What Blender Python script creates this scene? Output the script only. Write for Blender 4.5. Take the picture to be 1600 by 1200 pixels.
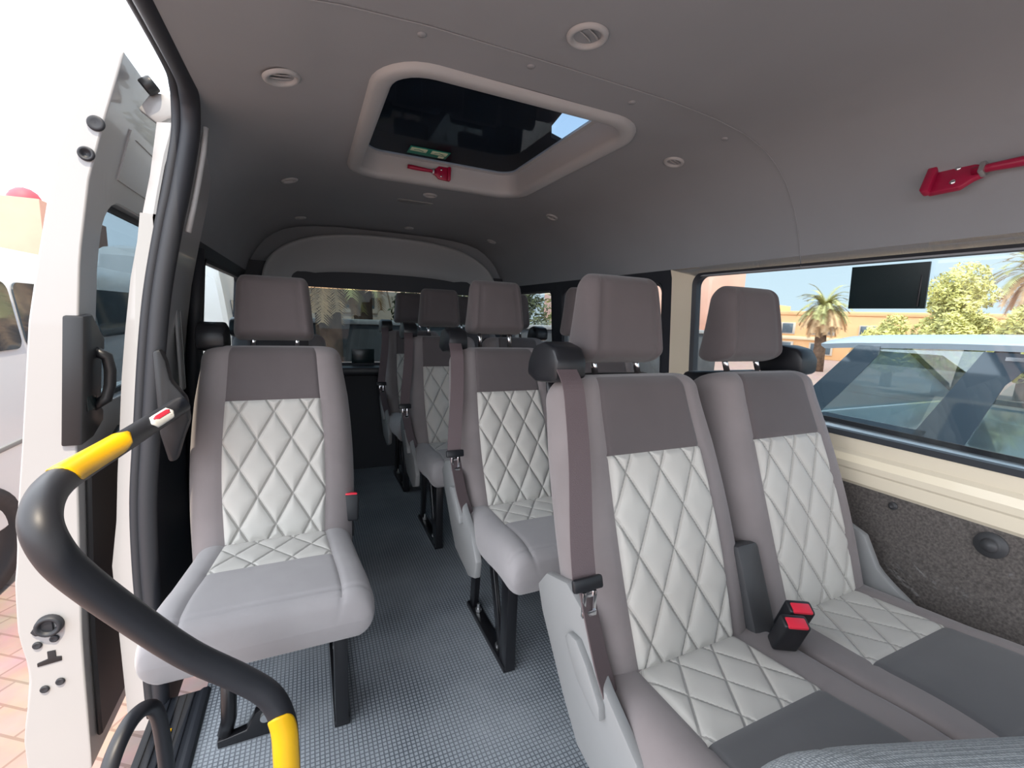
import bpy, bmesh, math, random
from mathutils import Vector, Matrix, Euler
S = bpy.context.scene
for o in list(bpy.data.objects): bpy.data.objects.remove(o)
COL = S.collection
PI = math.pi
random.seed(7)
# ------------------------------------------------------------------ camera
def cam_axes(yaw, pit, rol):
    y, p, r = map(math.radians, (yaw, pit, rol))
    fw = Vector((math.sin(y)*math.cos(p), math.cos(y)*math.cos(p), math.sin(p)))
    rt = Vector((math.cos(y), -math.sin(y), 0)); up = rt.cross(fw)
    return rt*math.cos(r)+up*math.sin(r), up*math.cos(r)-rt*math.sin(r), fw
RT, UP, FW = cam_axes(24.785, -8.567, 2.241)
cd = bpy.data.cameras.new('camera'); cam = bpy.data.objects.new('camera', cd); COL.objects.link(cam)
M = Matrix((RT, UP, -FW)).transposed().to_4x4(); M.translation = Vector((0, 0, 1.1175)); cam.matrix_world = M
cd.sensor_fit = 'HORIZONTAL'; cd.sensor_width = 36; cd.lens = 694.94/1600*36; cd.clip_start = 0.02; cd.clip_end = 300
S.camera = cam
# ------------------------------------------------------------------ light
S.view_settings.view_transform = 'Standard'; S.view_settings.look = 'None'
S.view_settings.gamma = 1; S.view_settings.use_curve_mapping = False
S.view_settings.exposure = 0.85
W = bpy.data.worlds.new('sky'); S.world = W; W.use_nodes = True
wn = W.node_tree; wn.nodes.clear()
wo = wn.nodes.new('ShaderNodeOutputWorld'); bg = wn.nodes.new('ShaderNodeBackground')
tc = wn.nodes.new('ShaderNodeTexCoord'); sp = wn.nodes.new('ShaderNodeSeparateXYZ'); rp = wn.nodes.new('ShaderNodeValToRGB')
wn.links.new(tc.outputs['Generated'], sp.inputs[0]); wn.links.new(sp.outputs['Z'], rp.inputs[0])
rp.color_ramp.elements[0].position = 0.0; rp.color_ramp.elements[0].color = (0.56, 0.64, 0.67, 1)
rp.color_ramp.elements[1].position = 0.7; rp.color_ramp.elements[1].color = (0.30, 0.42, 0.58, 1)
# hazy and very bright over the door side (-x), clear pale blue over the window side
mr = wn.nodes.new('ShaderNodeMapRange'); mr.inputs[1].default_value = .45; mr.inputs[2].default_value = -.45
wn.links.new(sp.outputs['X'], mr.inputs[0]); mxw = wn.nodes.new('ShaderNodeMixRGB'); wn.links.new(mr.outputs[0], mxw.inputs[0])
wn.links.new(rp.outputs[0], mxw.inputs[1]); mxw.inputs[2].default_value = (1.95, 2.05, 2.2, 1)
wn.links.new(mxw.outputs[0], bg.inputs[0]); bg.inputs[1].default_value = 1.0
wn.links.new(bg.outputs[0], wo.inputs[0])
sl = bpy.data.lights.new('sun', 'SUN'); sl.energy = 3.2; sl.angle = 0.01; sl.color = (1.0, 0.86, 0.68)
so = bpy.data.objects.new('sun', sl); COL.objects.link(so)
so.rotation_euler = Vector((-0.03, 0.46, -0.89)).to_track_quat('-Z', 'Y').to_euler()
# ------------------------------------------------------------------ materials
def nm(name):
    m = bpy.data.materials.new(name); m.use_nodes = True
    return m, m.node_tree, m.node_tree.nodes['Principled BSDF']
def mat(name, col, rough=0.5, metal=0.0, coat=0.0, noise=0.0, nscale=60, bump=0.0, bscale=400, spec=0.5, sheen=0.0, trans=0.0, emit=None):
    m, t, b = nm(name)
    b.inputs['Base Color'].default_value = (*col, 1); b.inputs['Roughness'].default_value = rough
    b.inputs['Metallic'].default_value = metal; b.inputs['Coat Weight'].default_value = coat
    b.inputs['Specular IOR Level'].default_value = spec; b.inputs['Sheen Weight'].default_value = sheen
    if trans: b.inputs['Transmission Weight'].default_value = trans
    c = t.nodes.new('ShaderNodeTexCoord')
    if noise:
        n = t.nodes.new('ShaderNodeTexNoise'); n.inputs['Scale'].default_value = nscale; n.inputs['Detail'].default_value = 6
        t.links.new(c.outputs['Object'], n.inputs['Vector'])
        r = t.nodes.new('ShaderNodeValToRGB')
        r.color_ramp.elements[0].position = .3; r.color_ramp.elements[1].position = .7
        r.color_ramp.elements[0].color = (*[max(0, x*(1-noise)) for x in col], 1)
        r.color_ramp.elements[1].color = (*[min(1, x*(1+noise)) for x in col], 1)
        t.links.new(n.outputs['Fac'], r.inputs[0]); t.links.new(r.outputs[0], b.inputs['Base Color'])
    if bump:
        n = t.nodes.new('ShaderNodeTexNoise'); n.inputs['Scale'].default_value = bscale; n.inputs['Detail'].default_value = 3
        t.links.new(c.outputs['Object'], n.inputs['Vector'])
        bp = t.nodes.new('ShaderNodeBump'); bp.inputs['Strength'].default_value = bump; bp.inputs['Distance'].default_value = 0.002
        t.links.new(n.outputs['Fac'], bp.inputs['Height']); t.links.new(bp.outputs[0], b.inputs['Normal'])
    return m
def fabric(name, col, noise=.06, weave=1500):
    m = mat(name, col, rough=.85, noise=noise, nscale=9, bump=.25, bscale=weave, spec=.2, sheen=.25)
    return m
def glass(name, tint, rough=0.0, refl=0.12, minr=.04):
    m, t, b = nm(name); t.nodes.remove(b)
    out = t.nodes['Material Output']
    tr = t.nodes.new('ShaderNodeBsdfTransparent'); tr.inputs[0].default_value = (*tint, 1)
    gl = t.nodes.new('ShaderNodeBsdfGlossy'); gl.inputs['Roughness'].default_value = rough
    fr = t.nodes.new('ShaderNodeLayerWeight'); fr.inputs[0].default_value = .25
    mr = t.nodes.new('ShaderNodeMapRange'); mr.inputs[3].default_value = minr; mr.inputs[4].default_value = refl*4
    mx = t.nodes.new('ShaderNodeMixShader')
    t.links.new(fr.outputs['Fresnel'], mr.inputs[0]); t.links.new(mr.outputs[0], mx.inputs[0])
    t.links.new(tr.outputs[0], mx.inputs[1]); t.links.new(gl.outputs[0], mx.inputs[2]); t.links.new(mx.outputs[0], out.inputs[0])
    return m
MM = dict(
 charcoal=fabric('charcoal fabric', (.115, .099, .101)),
 taupe=fabric('taupe fabric', (.235, .208, .208)),
 pale=fabric('pale quilted fabric', (.53, .515, .48), noise=.03),
 darkseat=fabric('dark seat insert', (.105, .105, .11)),
 greyins=fabric('grey seat insert', (.32, .305, .31)),
 belt=mat('belt webbing', (.115, .085, .09), rough=.6, bump=.5, bscale=700),
 black=mat('black plastic', (.012, .013, .016), rough=.38, bump=.06, bscale=900),
 blackmetal=mat('black painted steel', (.008, .008, .01), rough=.28, spec=.6),
 rubber=mat('black rubber', (.022, .025, .032), rough=.55),
 foam=mat('handrail foam', (.018, .019, .024), rough=.45, spec=.55, bump=.05, bscale=1200),
 yellow=mat('yellow grip', (.90, .50, .006), rough=.33),
 greyplas=mat('light grey plastic', (.27, .275, .275), rough=.42),
 ceil=mat('headliner', (.275, .29, .305), rough=.9, bump=.25, bscale=1400, spec=.15, noise=.03, nscale=4),
 trimgrey=mat('grey trim plastic', (.38, .39, .395), rough=.45),
 beige=mat('beige painted steel', (.86, .77, .60), rough=.30, coat=.3),
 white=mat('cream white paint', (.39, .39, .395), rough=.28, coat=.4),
 chrome=mat('chrome', (.75, .75, .77), rough=.15, metal=1),
 steel=mat('satin steel', (.6, .6, .6), rough=.35, metal=1),
 red=mat('red plastic', (.32, .008, .045), rough=.35),
 redbtn=mat('red button', (.75, .03, .06), rough=.35),
 screen=mat('dark film', (.006, .016, .018), rough=.25),
 paper=mat('label paper', (.75, .75, .73), rough=.5),
 redink=mat('red ink', (.55, .03, .06), rough=.5),
 ink=mat('black ink', (.03, .03, .03), rough=.5),
 greenl=mat('green label', (.01, .25, .17), rough=.5),
 paleg=mat('pale label', (.62, .72, .50), rough=.5),
 suv=mat('silver blue car paint', (.42, .47, .51), rough=.25, coat=.5),
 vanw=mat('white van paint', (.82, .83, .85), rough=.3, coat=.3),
 carglassd=mat('dark car glass', (.04, .058, .075), rough=.05, spec=.8),
 bark=mat('palm bark', (.16, .10, .065), rough=.9, noise=.4, nscale=8, bump=.8, bscale=30),
 frond=mat('palm leaf', (.42, .40, .16), rough=.6, noise=.35, nscale=3),
 frondry=mat('dry palm leaf', (.66, .44, .24), rough=.7, noise=.3, nscale=3),
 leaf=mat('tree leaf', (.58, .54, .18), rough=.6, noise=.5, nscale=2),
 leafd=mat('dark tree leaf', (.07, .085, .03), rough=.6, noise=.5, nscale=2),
 fence=mat('dark wall paint', (.055, .06, .065), rough=.8, noise=.2, nscale=3),
 stone=mat('pale stone', (.55, .47, .38), rough=.8, noise=.15, nscale=2),
 ochre=mat('ochre render', (.85, .50, .24), rough=.85, noise=.08, nscale=.8),
 pink=mat('pink render', (.62, .38, .30), rough=.85, noise=.08, nscale=.6),
 cream=mat('cream render', (.72, .60, .40), rough=.85),
 winglass=mat('building window glass', (.10, .13, .15), rough=.15),
 roofred=mat('red dome', (.55, .09, .12), rough=.6),
 glassr=glass('tinted side glass', (.86, .92, .95), refl=.09),
 glassd=glass('privacy glass', (.38, .44, .47), refl=.05, minr=.015),
 glasssky=glass('roof hatch glass', (.75, .85, .95), refl=.012, minr=.004),
 glassc=glass('car window glass', (.90, .96, .96), refl=.2, minr=.1),
 acbox=mat('rooftop unit plastic', (.01, .011, .013), rough=.8, spec=.2),
 darkplas=mat('dark grey plastic', (.055, .056, .060), rough=.5),
 thread=mat('thread', (.05, .05, .05), rough=.8),
)
def floor_mat():
    m, t, b = nm('grey stud floor matting'); N = t.nodes; L = t.links
    c = N.new('ShaderNodeTexCoord'); mp = N.new('ShaderNodeMapping'); mp.inputs['Rotation'].default_value = (0, 0, math.radians(0))
    L.new(c.outputs['Object'], mp.inputs[0])
    br = N.new('ShaderNodeTexBrick'); br.offset = 0; br.inputs['Scale'].default_value = 1
    br.inputs['Brick Width'].default_value = .0115; br.inputs['Row Height'].default_value = .0115
    br.inputs['Mortar Size'].default_value = .0021; br.inputs['Mortar Smooth'].default_value = .4; br.inputs['Bias'].default_value = -1
    L.new(mp.outputs[0], br.inputs['Vector'])
    br.inputs['Color1'].default_value = (.34, .375, .41, 1); br.inputs['Color2'].default_value = (.34, .375, .41, 1); br.inputs['Mortar'].default_value = (.10, .115, .135, 1)
    n = N.new('ShaderNodeTexNoise'); n.inputs['Scale'].default_value = 3.2; n.inputs['Detail'].default_value = 7; L.new(c.outputs['Object'], n.inputs['Vector'])
    r = N.new('ShaderNodeValToRGB'); r.color_ramp.elements[0].position = .38; r.color_ramp.elements[1].position = .72
    r.color_ramp.elements[0].color = (0, 0, 0, 1); r.color_ramp.elements[1].color = (.55, .55, .55, 1); L.new(n.outputs['Fac'], r.inputs[0])
    mx = N.new('ShaderNodeMixRGB'); mx.inputs[2].default_value = (.42, .45, .48, 1)
    L.new(r.outputs[0], mx.inputs[0]); L.new(br.outputs['Color'], mx.inputs[1]); L.new(mx.outputs[0], b.inputs['Base Color'])
    bp = N.new('ShaderNodeBump'); bp.inputs['Strength'].default_value = .6; bp.inputs['Distance'].default_value = .002; bp.invert = True
    L.new(br.outputs['Fac'], bp.inputs['Height']); L.new(bp.outputs[0], b.inputs['Normal']); b.inputs['Roughness'].default_value = .55
    return m
MM['floor'] = floor_mat()
def quilt_mat():   # pale fabric with stitched diamond seams; uv holds the two diagonal seam counts
    m = MM['pale']; t = m.node_tree; N = t.nodes; L = t.links; b = N['Principled BSDF']
    uv = N.new('ShaderNodeUVMap'); uv.uv_map = 'quilt'; sp_ = N.new('ShaderNodeSeparateXYZ'); L.new(uv.outputs[0], sp_.inputs[0])
    ds = []
    for k in (0, 1):
        pp = N.new('ShaderNodeMath'); pp.operation = 'PINGPONG'; pp.inputs[1].default_value = .5; L.new(sp_.outputs[k], pp.inputs[0]); ds.append(pp)
    mn = N.new('ShaderNodeMath'); mn.operation = 'MINIMUM'; L.new(ds[0].outputs[0], mn.inputs[0]); L.new(ds[1].outputs[0], mn.inputs[1])
    mr = N.new('ShaderNodeMapRange'); mr.interpolation_type = 'SMOOTHSTEP'; mr.inputs[1].default_value = .006; mr.inputs[2].default_value = .020; mr.inputs[3].default_value = .62; mr.inputs[4].default_value = 1
    L.new(mn.outputs[0], mr.inputs[0])
    src = b.inputs['Base Color'].links[0].from_socket
    mx = N.new('ShaderNodeMixRGB'); mx.blend_type = 'MULTIPLY'; mx.inputs[0].default_value = 1; L.new(src, mx.inputs[1]); L.new(mr.outputs[0], mx.inputs[2]); L.new(mx.outputs[0], b.inputs['Base Color'])
    bp0 = b.inputs['Normal'].links[0].from_node
    m2 = N.new('ShaderNodeMapRange'); m2.interpolation_type = 'SMOOTHERSTEP'; m2.inputs[1].default_value = .0; m2.inputs[2].default_value = .07; L.new(mn.outputs[0], m2.inputs[0])
    bp = N.new('ShaderNodeBump'); bp.inputs['Strength'].default_value = .8; bp.inputs['Distance'].default_value = .003; L.new(m2.outputs[0], bp.inputs['Height']); L.new(bp0.outputs[0], bp.inputs['Normal']); L.new(bp.outputs[0], b.inputs['Normal'])
quilt_mat()
def carpet_mat():
    m, t, b = nm('speckled carpet lining under film'); N = t.nodes; L = t.links
    c = N.new('ShaderNodeTexCoord'); n = N.new('ShaderNodeTexNoise'); n.inputs['Scale'].default_value = 170; n.inputs['Detail'].default_value = 5
    L.new(c.outputs['Object'], n.inputs['Vector'])
    r = N.new('ShaderNodeValToRGB'); r.color_ramp.elements[0].position = .35; r.color_ramp.elements[1].position = .7
    r.color_ramp.elements[0].color = (.075, .067, .062, 1); r.color_ramp.elements[1].color = (.160, .140, .130, 1)
    L.new(n.outputs['Fac'], r.inputs[0]); L.new(r.outputs[0], b.inputs['Base Color'])
    b.inputs['Roughness'].default_value = .8
    w = N.new('ShaderNodeTexNoise'); w.inputs['Scale'].default_value = 5; w.inputs['Detail'].default_value = 4; w.inputs['Distortion'].default_value = 1.5
    L.new(c.outputs['Object'], w.inputs['Vector'])
    bp = N.new('ShaderNodeBump'); bp.inputs['Strength'].default_value = .9; bp.inputs['Distance'].default_value = .05
    L.new(w.outputs['Fac'], bp.inputs['Height'])
    b.inputs['Coat Weight'].default_value = .45; b.inputs['Coat Roughness'].default_value = .22; L.new(bp.outputs[0], b.inputs['Coat Normal'])
    return m
MM['carpet'] = carpet_mat()
def paver_mat():
    m, t, b = nm('red brick paving'); N = t.nodes; L = t.links
    c = N.new('ShaderNodeTexCoord'); mp = N.new('ShaderNodeMapping'); mp.inputs['Rotation'].default_value = (0, 0, .6); L.new(c.outputs['Object'], mp.inputs[0])
    br = N.new('ShaderNodeTexBrick'); br.inputs['Scale'].default_value = 1; br.inputs['Brick Width'].default_value = .22; br.inputs['Row Height'].default_value = .11
    br.inputs['Mortar Size'].default_value = .006; br.inputs['Color1'].default_value = (.33, .235, .21, 1); br.inputs['Color2'].default_value = (.40, .29, .26, 1); br.inputs['Mortar'].default_value = (.22, .15, .13, 1)
    L.new(mp.outputs[0], br.inputs['Vector'])
    n = N.new('ShaderNodeTexNoise'); n.inputs['Scale'].default_value = 6; n.inputs['Detail'].default_value = 8; L.new(c.outputs['Object'], n.inputs['Vector'])
    mx = N.new('ShaderNodeMixRGB'); mx.blend_type = 'MULTIPLY'; mx.inputs[0].default_value = .6; L.new(br.outputs[0], mx.inputs[1]); L.new(n.outputs['Color'], mx.inputs[2])
    mx2 = N.new('ShaderNodeMixRGB'); mx2.blend_type = 'ADD'; mx2.inputs[0].default_value = 1; mx2.inputs[2].default_value = (.08, .05, .04, 1); L.new(mx.outputs[0], mx2.inputs[1])
    L.new(mx2.outputs[0], b.inputs['Base Color']); b.inputs['Roughness'].default_value = .85
    return m
MM['paver'] = paver_mat()
def mesh_fabric():
    m, t, b = nm('grey knitted mesh fabric'); N = t.nodes; L = t.links
    c = N.new('ShaderNodeTexCoord'); v = N.new('ShaderNodeTexVoronoi'); v.inputs['Scale'].default_value = 330; v.inputs['Randomness'].default_value = .25
    L.new(c.outputs['Object'], v.inputs['Vector'])
    r = N.new('ShaderNodeValToRGB'); r.color_ramp.elements[0].position = .25; r.color_ramp.elements[1].position = .6
    r.color_ramp.elements[0].color = (.46, .49, .51, 1); r.color_ramp.elements[1].color = (.22, .245, .26, 1)
    L.new(v.outputs['Distance'], r.inputs[0]); L.new(r.outputs[0], b.inputs['Base Color']); b.inputs['Roughness'].default_value = .85
    bp = N.new('ShaderNodeBump'); bp.inputs['Strength'].default_value = .5; bp.inputs['Distance'].default_value = .002; bp.invert = True
    L.new(v.outputs['Distance'], bp.inputs['Height']); L.new(bp.outputs[0], b.inputs['Normal'])
    return m
MM['mesh'] = mesh_fabric()
# ------------------------------------------------------------------ helpers
def obj(name, verts, faces, m, parent=None, smooth=True, auto=None):
    me = bpy.data.meshes.new(name); me.from_pydata([tuple(v) for v in verts], [], faces); me.update()
    return fin(name, me, m, parent, smooth)
def fin(name, me, m, parent=None, smooth=True):
    if m is not None: me.materials.append(MM[m] if isinstance(m, str) else m)
    for p in me.polygons: p.use_smooth = smooth
    o = bpy.data.objects.new(name, me); COL.objects.link(o)
    if parent: o.parent = parent
    return o
def objbm(name, bm, m, parent=None, smooth=True):
    bmesh.ops.recalc_face_normals(bm, faces=bm.faces)
    me = bpy.data.meshes.new(name); bm.to_mesh(me); bm.free()
    o = fin(name, me, m, parent, smooth)
    if smooth:
        try: me.set_sharp_from_angle(angle=math.radians(38))
        except Exception: pass
    return o
def empty(name, loc=(0, 0, 0), rz=0):
    o = bpy.data.objects.new(name, None); COL.objects.link(o); o.location = loc; o.rotation_euler.z = rz; o.empty_display_size = .1
    return o
def tag(o, label=None, cat=None, group=None, kind=None):
    for k, v in (('label', label), ('category', cat), ('group', group), ('kind', kind)):
        if v: o[k] = v
    return o
def bm_box(bm, c, s, bev=0.0, rot=None, seg=2):
    r = bmesh.ops.create_cube(bm, size=1); vs = r['verts']
    bmesh.ops.scale(bm, vec=s, verts=vs)
    if bev:
        es = list({e for v in vs for e in v.link_edges})
        b = bmesh.ops.bevel(bm, geom=es, offset=bev, segments=seg, affect='EDGES', profile=.5); vs = list({v for f in b['faces'] for v in f.verts} | {v for v in vs if v.is_valid})
    if rot: bmesh.ops.rotate(bm, cent=(0, 0, 0), matrix=Euler(rot).to_matrix(), verts=vs)
    bmesh.ops.translate(bm, vec=c, verts=vs)
    return vs
def box(name, c, s, m, parent=None, bev=.003, rot=None, seg=2):
    bm = bmesh.new(); bm_box(bm, c, s, bev, rot, seg); return objbm(name, bm, m, parent)
def cr(pts, n=8):
    P = [Vector(p) for p in pts]; out = []
    for i in range(len(P)-1):
        a = P[max(i-1, 0)]; b = P[i]; c = P[i+1]; d = P[min(i+2, len(P)-1)]
        for k in range(n):
            t = k/n; out.append(.5*((2*b)+(c-a)*t+(2*a-5*b+4*c-d)*t*t+(3*b-a-3*c+d)*t**3))
    out.append(P[-1]); return out
def tube_data(P, r, n=20, caps=True, arc=None):
    P = [Vector(p) for p in P]; vs = []; fs = []
    T0 = (P[1]-P[0]).normalized(); u = T0.orthogonal().normalized()
    for i, p in enumerate(P):
        T = (P[min(i+1, len(P)-1)]-P[max(i-1, 0)]).normalized()
        u = (u-T*u.dot(T)).normalized(); w = T.cross(u)
        rr = r[i] if isinstance(r, (list, tuple)) else r
        for k in range(n):
            a = 2*PI*k/n; vs.append(p+rr*(u*math.cos(a)+w*math.sin(a)))
    for i in range(len(P)-1):
        for k in range(n): fs.append((i*n+k, i*n+(k+1) % n, (i+1)*n+(k+1) % n, (i+1)*n+k))
    if caps: fs.append(tuple(reversed(range(n)))); fs.append(tuple((len(P)-1)*n+k for k in range(n)))
    return vs, fs
def tube(name, P, r, m, parent=None, n=20): return obj(name, *tube_data(P, r, n), m, parent)
def ribbon(name, P, wdir, width, th, m, parent=None):
    P = [Vector(p) for p in P]; vs = []; fs = []
    for i, p in enumerate(P):
        T = (P[min(i+1, len(P)-1)]-P[max(i-1, 0)]).normalized()
        w = Vector(wdir[i]) if isinstance(wdir, list) else Vector(wdir)
        w = (w-T*w.dot(T)).normalized(); nn = T.cross(w)
        for a, b in ((-1, -1), (1, -1), (1, 1), (-1, 1)): vs.append(p+w*a*width/2+nn*b*th/2)
    for i in range(len(P)-1):
        for k in range(4): fs.append((i*4+k, i*4+(k+1) % 4, i*4+4+(k+1) % 4, i*4+4+k))
    fs.append((3, 2, 1, 0)); n = len(P)*4; fs.append((n-4, n-3, n-2, n-1))
    o = obj(name, vs, fs, m, parent, smooth=False); return o
def prism(name, poly, axis, a, b, m, parent=None, bev=.002):
    """extrude polygon (2D) between a and b along axis: 'x' -> poly is (y,z); 'y' -> (x,z); 'z' -> (x,y)"""
    bm = bmesh.new()
    def P(u, v, w): return {'x': (w, u, v), 'y': (u, w, v), 'z': (u, v, w)}[axis]
    v0 = [bm.verts.new(P(u, v, a)) for u, v in poly]; v1 = [bm.verts.new(P(u, v, b)) for u, v in poly]; n = len(poly)
    bm.faces.new(v0); bm.faces.new(list(reversed(v1)))
    for i in range(n): bm.faces.new((v0[i], v1[i], v1[(i+1) % n], v0[(i+1) % n]))
    bmesh.ops.recalc_face_normals(bm, faces=bm.faces)
    if bev: bmesh.ops.bevel(bm, geom=list(bm.edges), offset=bev, segments=2, affect='EDGES', profile=.5)
    return objbm(name, bm, m, parent)
def lathe(name, prof, m, parent=None, n=36, mtx=None):
    vs = []; fs = []
    for r, z in prof:
        for k in range(n):
            a = 2*PI*k/n; vs.append(Vector((r*math.cos(a), r*math.sin(a), z)))
    for i in range(len(prof)-1):
        for k in range(n): fs.append((i*n+k, i*n+(k+1) % n, (i+1)*n+(k+1) % n, (i+1)*n+k))
    if mtx is not None: vs = [mtx @ v for v in vs]
    return obj(name, vs, fs, m, parent)
def rrect(x0, x1, y0, y1, r, n=6):
    out = []
    for cx, cy, a0 in ((x1-r, y1-r, 0), (x0+r, y1-r, 90), (x0+r, y0+r, 180), (x1-r, y0+r, 270)):
        for k in range(n+1):
            a = math.radians(a0+90*k/n); out.append((cx+r*math.cos(a), cy+r*math.sin(a)))
    return out
def copy_tree(o, parent=None):
    c = o.copy(); COL.objects.link(c)
    if parent: c.parent = parent
    for ch in list(o.children): copy_tree(ch, c)
    return c
def children_all(o):
    r = []
    for c in o.children: r.append(c); r += children_all(c)
    return r
# ------------------------------------------------------------------ cushion loft
def sg(v, p): return math.copysign(abs(v)**p, v)
def quilt(px, q, W=.092, H=.165, x0=0., s0=0.):
    a = (px-x0)/W; b = (q-s0)/H
    d = 9
    for v in (a+b, a-b):
        f = abs(v-round(v)); d = min(d, f*W*H/math.hypot(W, H))
    return d
def loft(rows, thick, wf, af, path, nrm, NP, ends, sideexp=(1, 1), bulge=.012, patch=None, seamrows=(), names=None, mats=None, quiltp=None, puff=.006, parent=None, NB=14, frontseam=None, wave=None):
    """rows: list of arc params; path(s)->Vector centre of front surface, nrm(s)->front normal.
    ends: (R0,R1) rounding lengths at both ends. Returns main object with its panel children."""
    vs = []; QUV = []; ncol = None; smin, smax = rows[0], rows[-1]
    info = []
    for s in rows:
        w = wf(s); a = af(s); th = thick(s) if callable(thick) else thick
        # end rounding factor
        c = 1.0
        for (R, d) in ((ends[0], s-smin), (ends[1], smax-s)):
            if d < R: c = min(c, math.sqrt(max(0, 1-(1-d/R)**2))**ends[2])
        c = max(c, .02)
        P = path(s); Nn = nrm(s)
        shrink = ends[3]*(1-c)
        line = []
        for sd in (-1, 1):
            seg = []
            ex = sideexp[0 if sd < 0 else 1]
            for k in range(NB+1):
                ph = PI/2*(k/NB)
                xx = a+(w-a)*(math.sin(ph)**ex); off = bulge*math.sin(2*ph)*(1 if ex == 1 else .3)-(th/2)*(1-math.cos(ph)**ex if ph < PI/2-1e-6 else 1)
                seg.append((sd*xx, off))
            line.append(seg)
        front = [(-a+2*a*i/NP, 0) for i in range(NP+1)]
        L = list(reversed(line[0]))[:-1] + front + line[1][1:]      # left bolster .. patch .. right bolster
        back = []
        Lr = list(reversed(L))[1:-1]
        for x, o in Lr: back.append((x, -th-min(0, o)))
        ring = L+back
        ii = []
        for j, (x, o) in enumerate(ring):
            isf = j < len(L)
            d = 0
            if isf:
                g = min(abs(x-a), abs(x+a))
                d -= .0035*math.exp(-(g/.004)**2)*(1 if abs(x) < w*.97 else 0)
                for sr in seamrows:
                    if abs(x) <= a+.001 or sr[1]: d -= .0035*math.exp(-((s-sr[0])/.0035)**2)
                if quiltp and abs(x) < a-.001 and quiltp[0] < s < quiltp[1]:
                    q = quilt(x, s, *quiltp[2:])
                    e_ = min(q, abs(abs(x)-a), abs(s-quiltp[0]), abs(s-quiltp[1]))
                    d += puff*(1-math.exp(-(e_/.010)**1.1))-.0015*math.exp(-(q/.0022)**2)
                elif abs(x) < a:
                    d += .002*(1-math.exp(-(min(abs(abs(x)-a), .05)/.012)))
                if wave: d += wave(x, s)
            oo = -th/2+(o+th/2)*c+d*c
            xs = x*(w-shrink)/w
            V = P+Nn*oo+Vector((xs, 0, 0))
            vs.append(V)
            if quiltp: QUV.append(((x-quiltp[4])/quiltp[2]+(s-quiltp[5])/quiltp[3], (x-quiltp[4])/quiltp[2]-(s-quiltp[5])/quiltp[3]))
        ncol = len(ring); nfr = len(L)
        info.append(s)
    F = {}
    nr = len(rows); c0 = NB; c1 = NB+NP
    for i in range(nr-1):
        sm = (rows[i]+rows[i+1])/2
        for j in range(ncol):
            key = 0
            if c0 <= j < c1 and patch:
                for (s0, s1, idx) in patch:
                    if s0 < sm < s1: key = idx
            F.setdefault(key, []).append((i*ncol+j, i*ncol+(j+1) % ncol, (i+1)*ncol+(j+1) % ncol, (i+1)*ncol+j))
    F[0].append(tuple(range(ncol))[::-1]); F[0].append(tuple((nr-1)*ncol+j for j in range(ncol)))
    res = {}; main = None
    for key in sorted(F):
        fs = F[key]; used = sorted({i for f in fs for i in f}); mp = {u: i for i, u in enumerate(used)}
        bm = bmesh.new(); bv = [bm.verts.new(vs[u]) for u in used]
        flip = Vector((1, 0, 0)).cross(path(.1)-path(.09)).dot(nrm(.1)) < 0
        for f in fs:
            if flip: f = f[::-1]
            try: bm.faces.new([bv[mp[i]] for i in f])
            except ValueError: pass
        me = bpy.data.meshes.new(names[key]); bm.to_mesh(me); bm.free()
        if quiltp and mats[key] == 'pale':
            ul = me.uv_layers.new(name='quilt')
            for lp in me.loops: ul.data[lp.index].uv = QUV[used[lp.vertex_index]]
        o = fin(names[key], me, mats[key], parent if key == 0 else main, True)
        if key == 0: main = o
        res[key] = o
    return main, res
def frange(a, b, step):
    n = max(1, int(round((b-a)/step))); return [a+(b-a)*i/n for i in range(n+1)]
KS = .3815; DL = math.hypot(1, KS); TV = Vector((0, KS/DL, 1/DL)); NV = Vector((0, -1/DL, KS/DL))
J = .46
def backrest(parent, cx, fine=True, hw=.212, thick=.160):
    st = .0036 if fine else .012; NP = 76 if fine else 30
    s0, s1 = -.075, .594          # along the back, measured from the joint
    sp_ = .406
    rows = frange(s0, 0, .012)+frange(0, sp_, st)[1:]+frange(sp_, .55, .007)[1:]+frange(.55, s1, .004)[1:]
    rows = sorted(set(rows))
    path = lambda s: Vector((cx, 0, J))+TV*s+NV*(.006*math.sin(max(0, min(1, s/.5))*PI))
    wf = lambda s: hw*(.93+.07*math.sin(PI*max(0, min(1, (s+.1)/.62))))-.010*max(0, (s-.42)/.18)
    af = lambda s: .128+.008*math.sin(PI*max(0, min(1, s/.42)))-.010*max(0, (s-.406)/.2)
    m, r = loft(rows, thick, wf, af, path, lambda s: NV, NP, (.03, .05, .8, .045), (.85, .85), .016,
        patch=[(0, sp_, 2), (sp_, .578, 1)], seamrows=[(sp_, False)], names=['backrest', 'upper_panel', 'quilted_panel'],
        mats=['taupe', 'charcoal', 'pale'], quiltp=(0, sp_, .092, .165, .0, .0385), puff=.0095, parent=parent)
    return m
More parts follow.
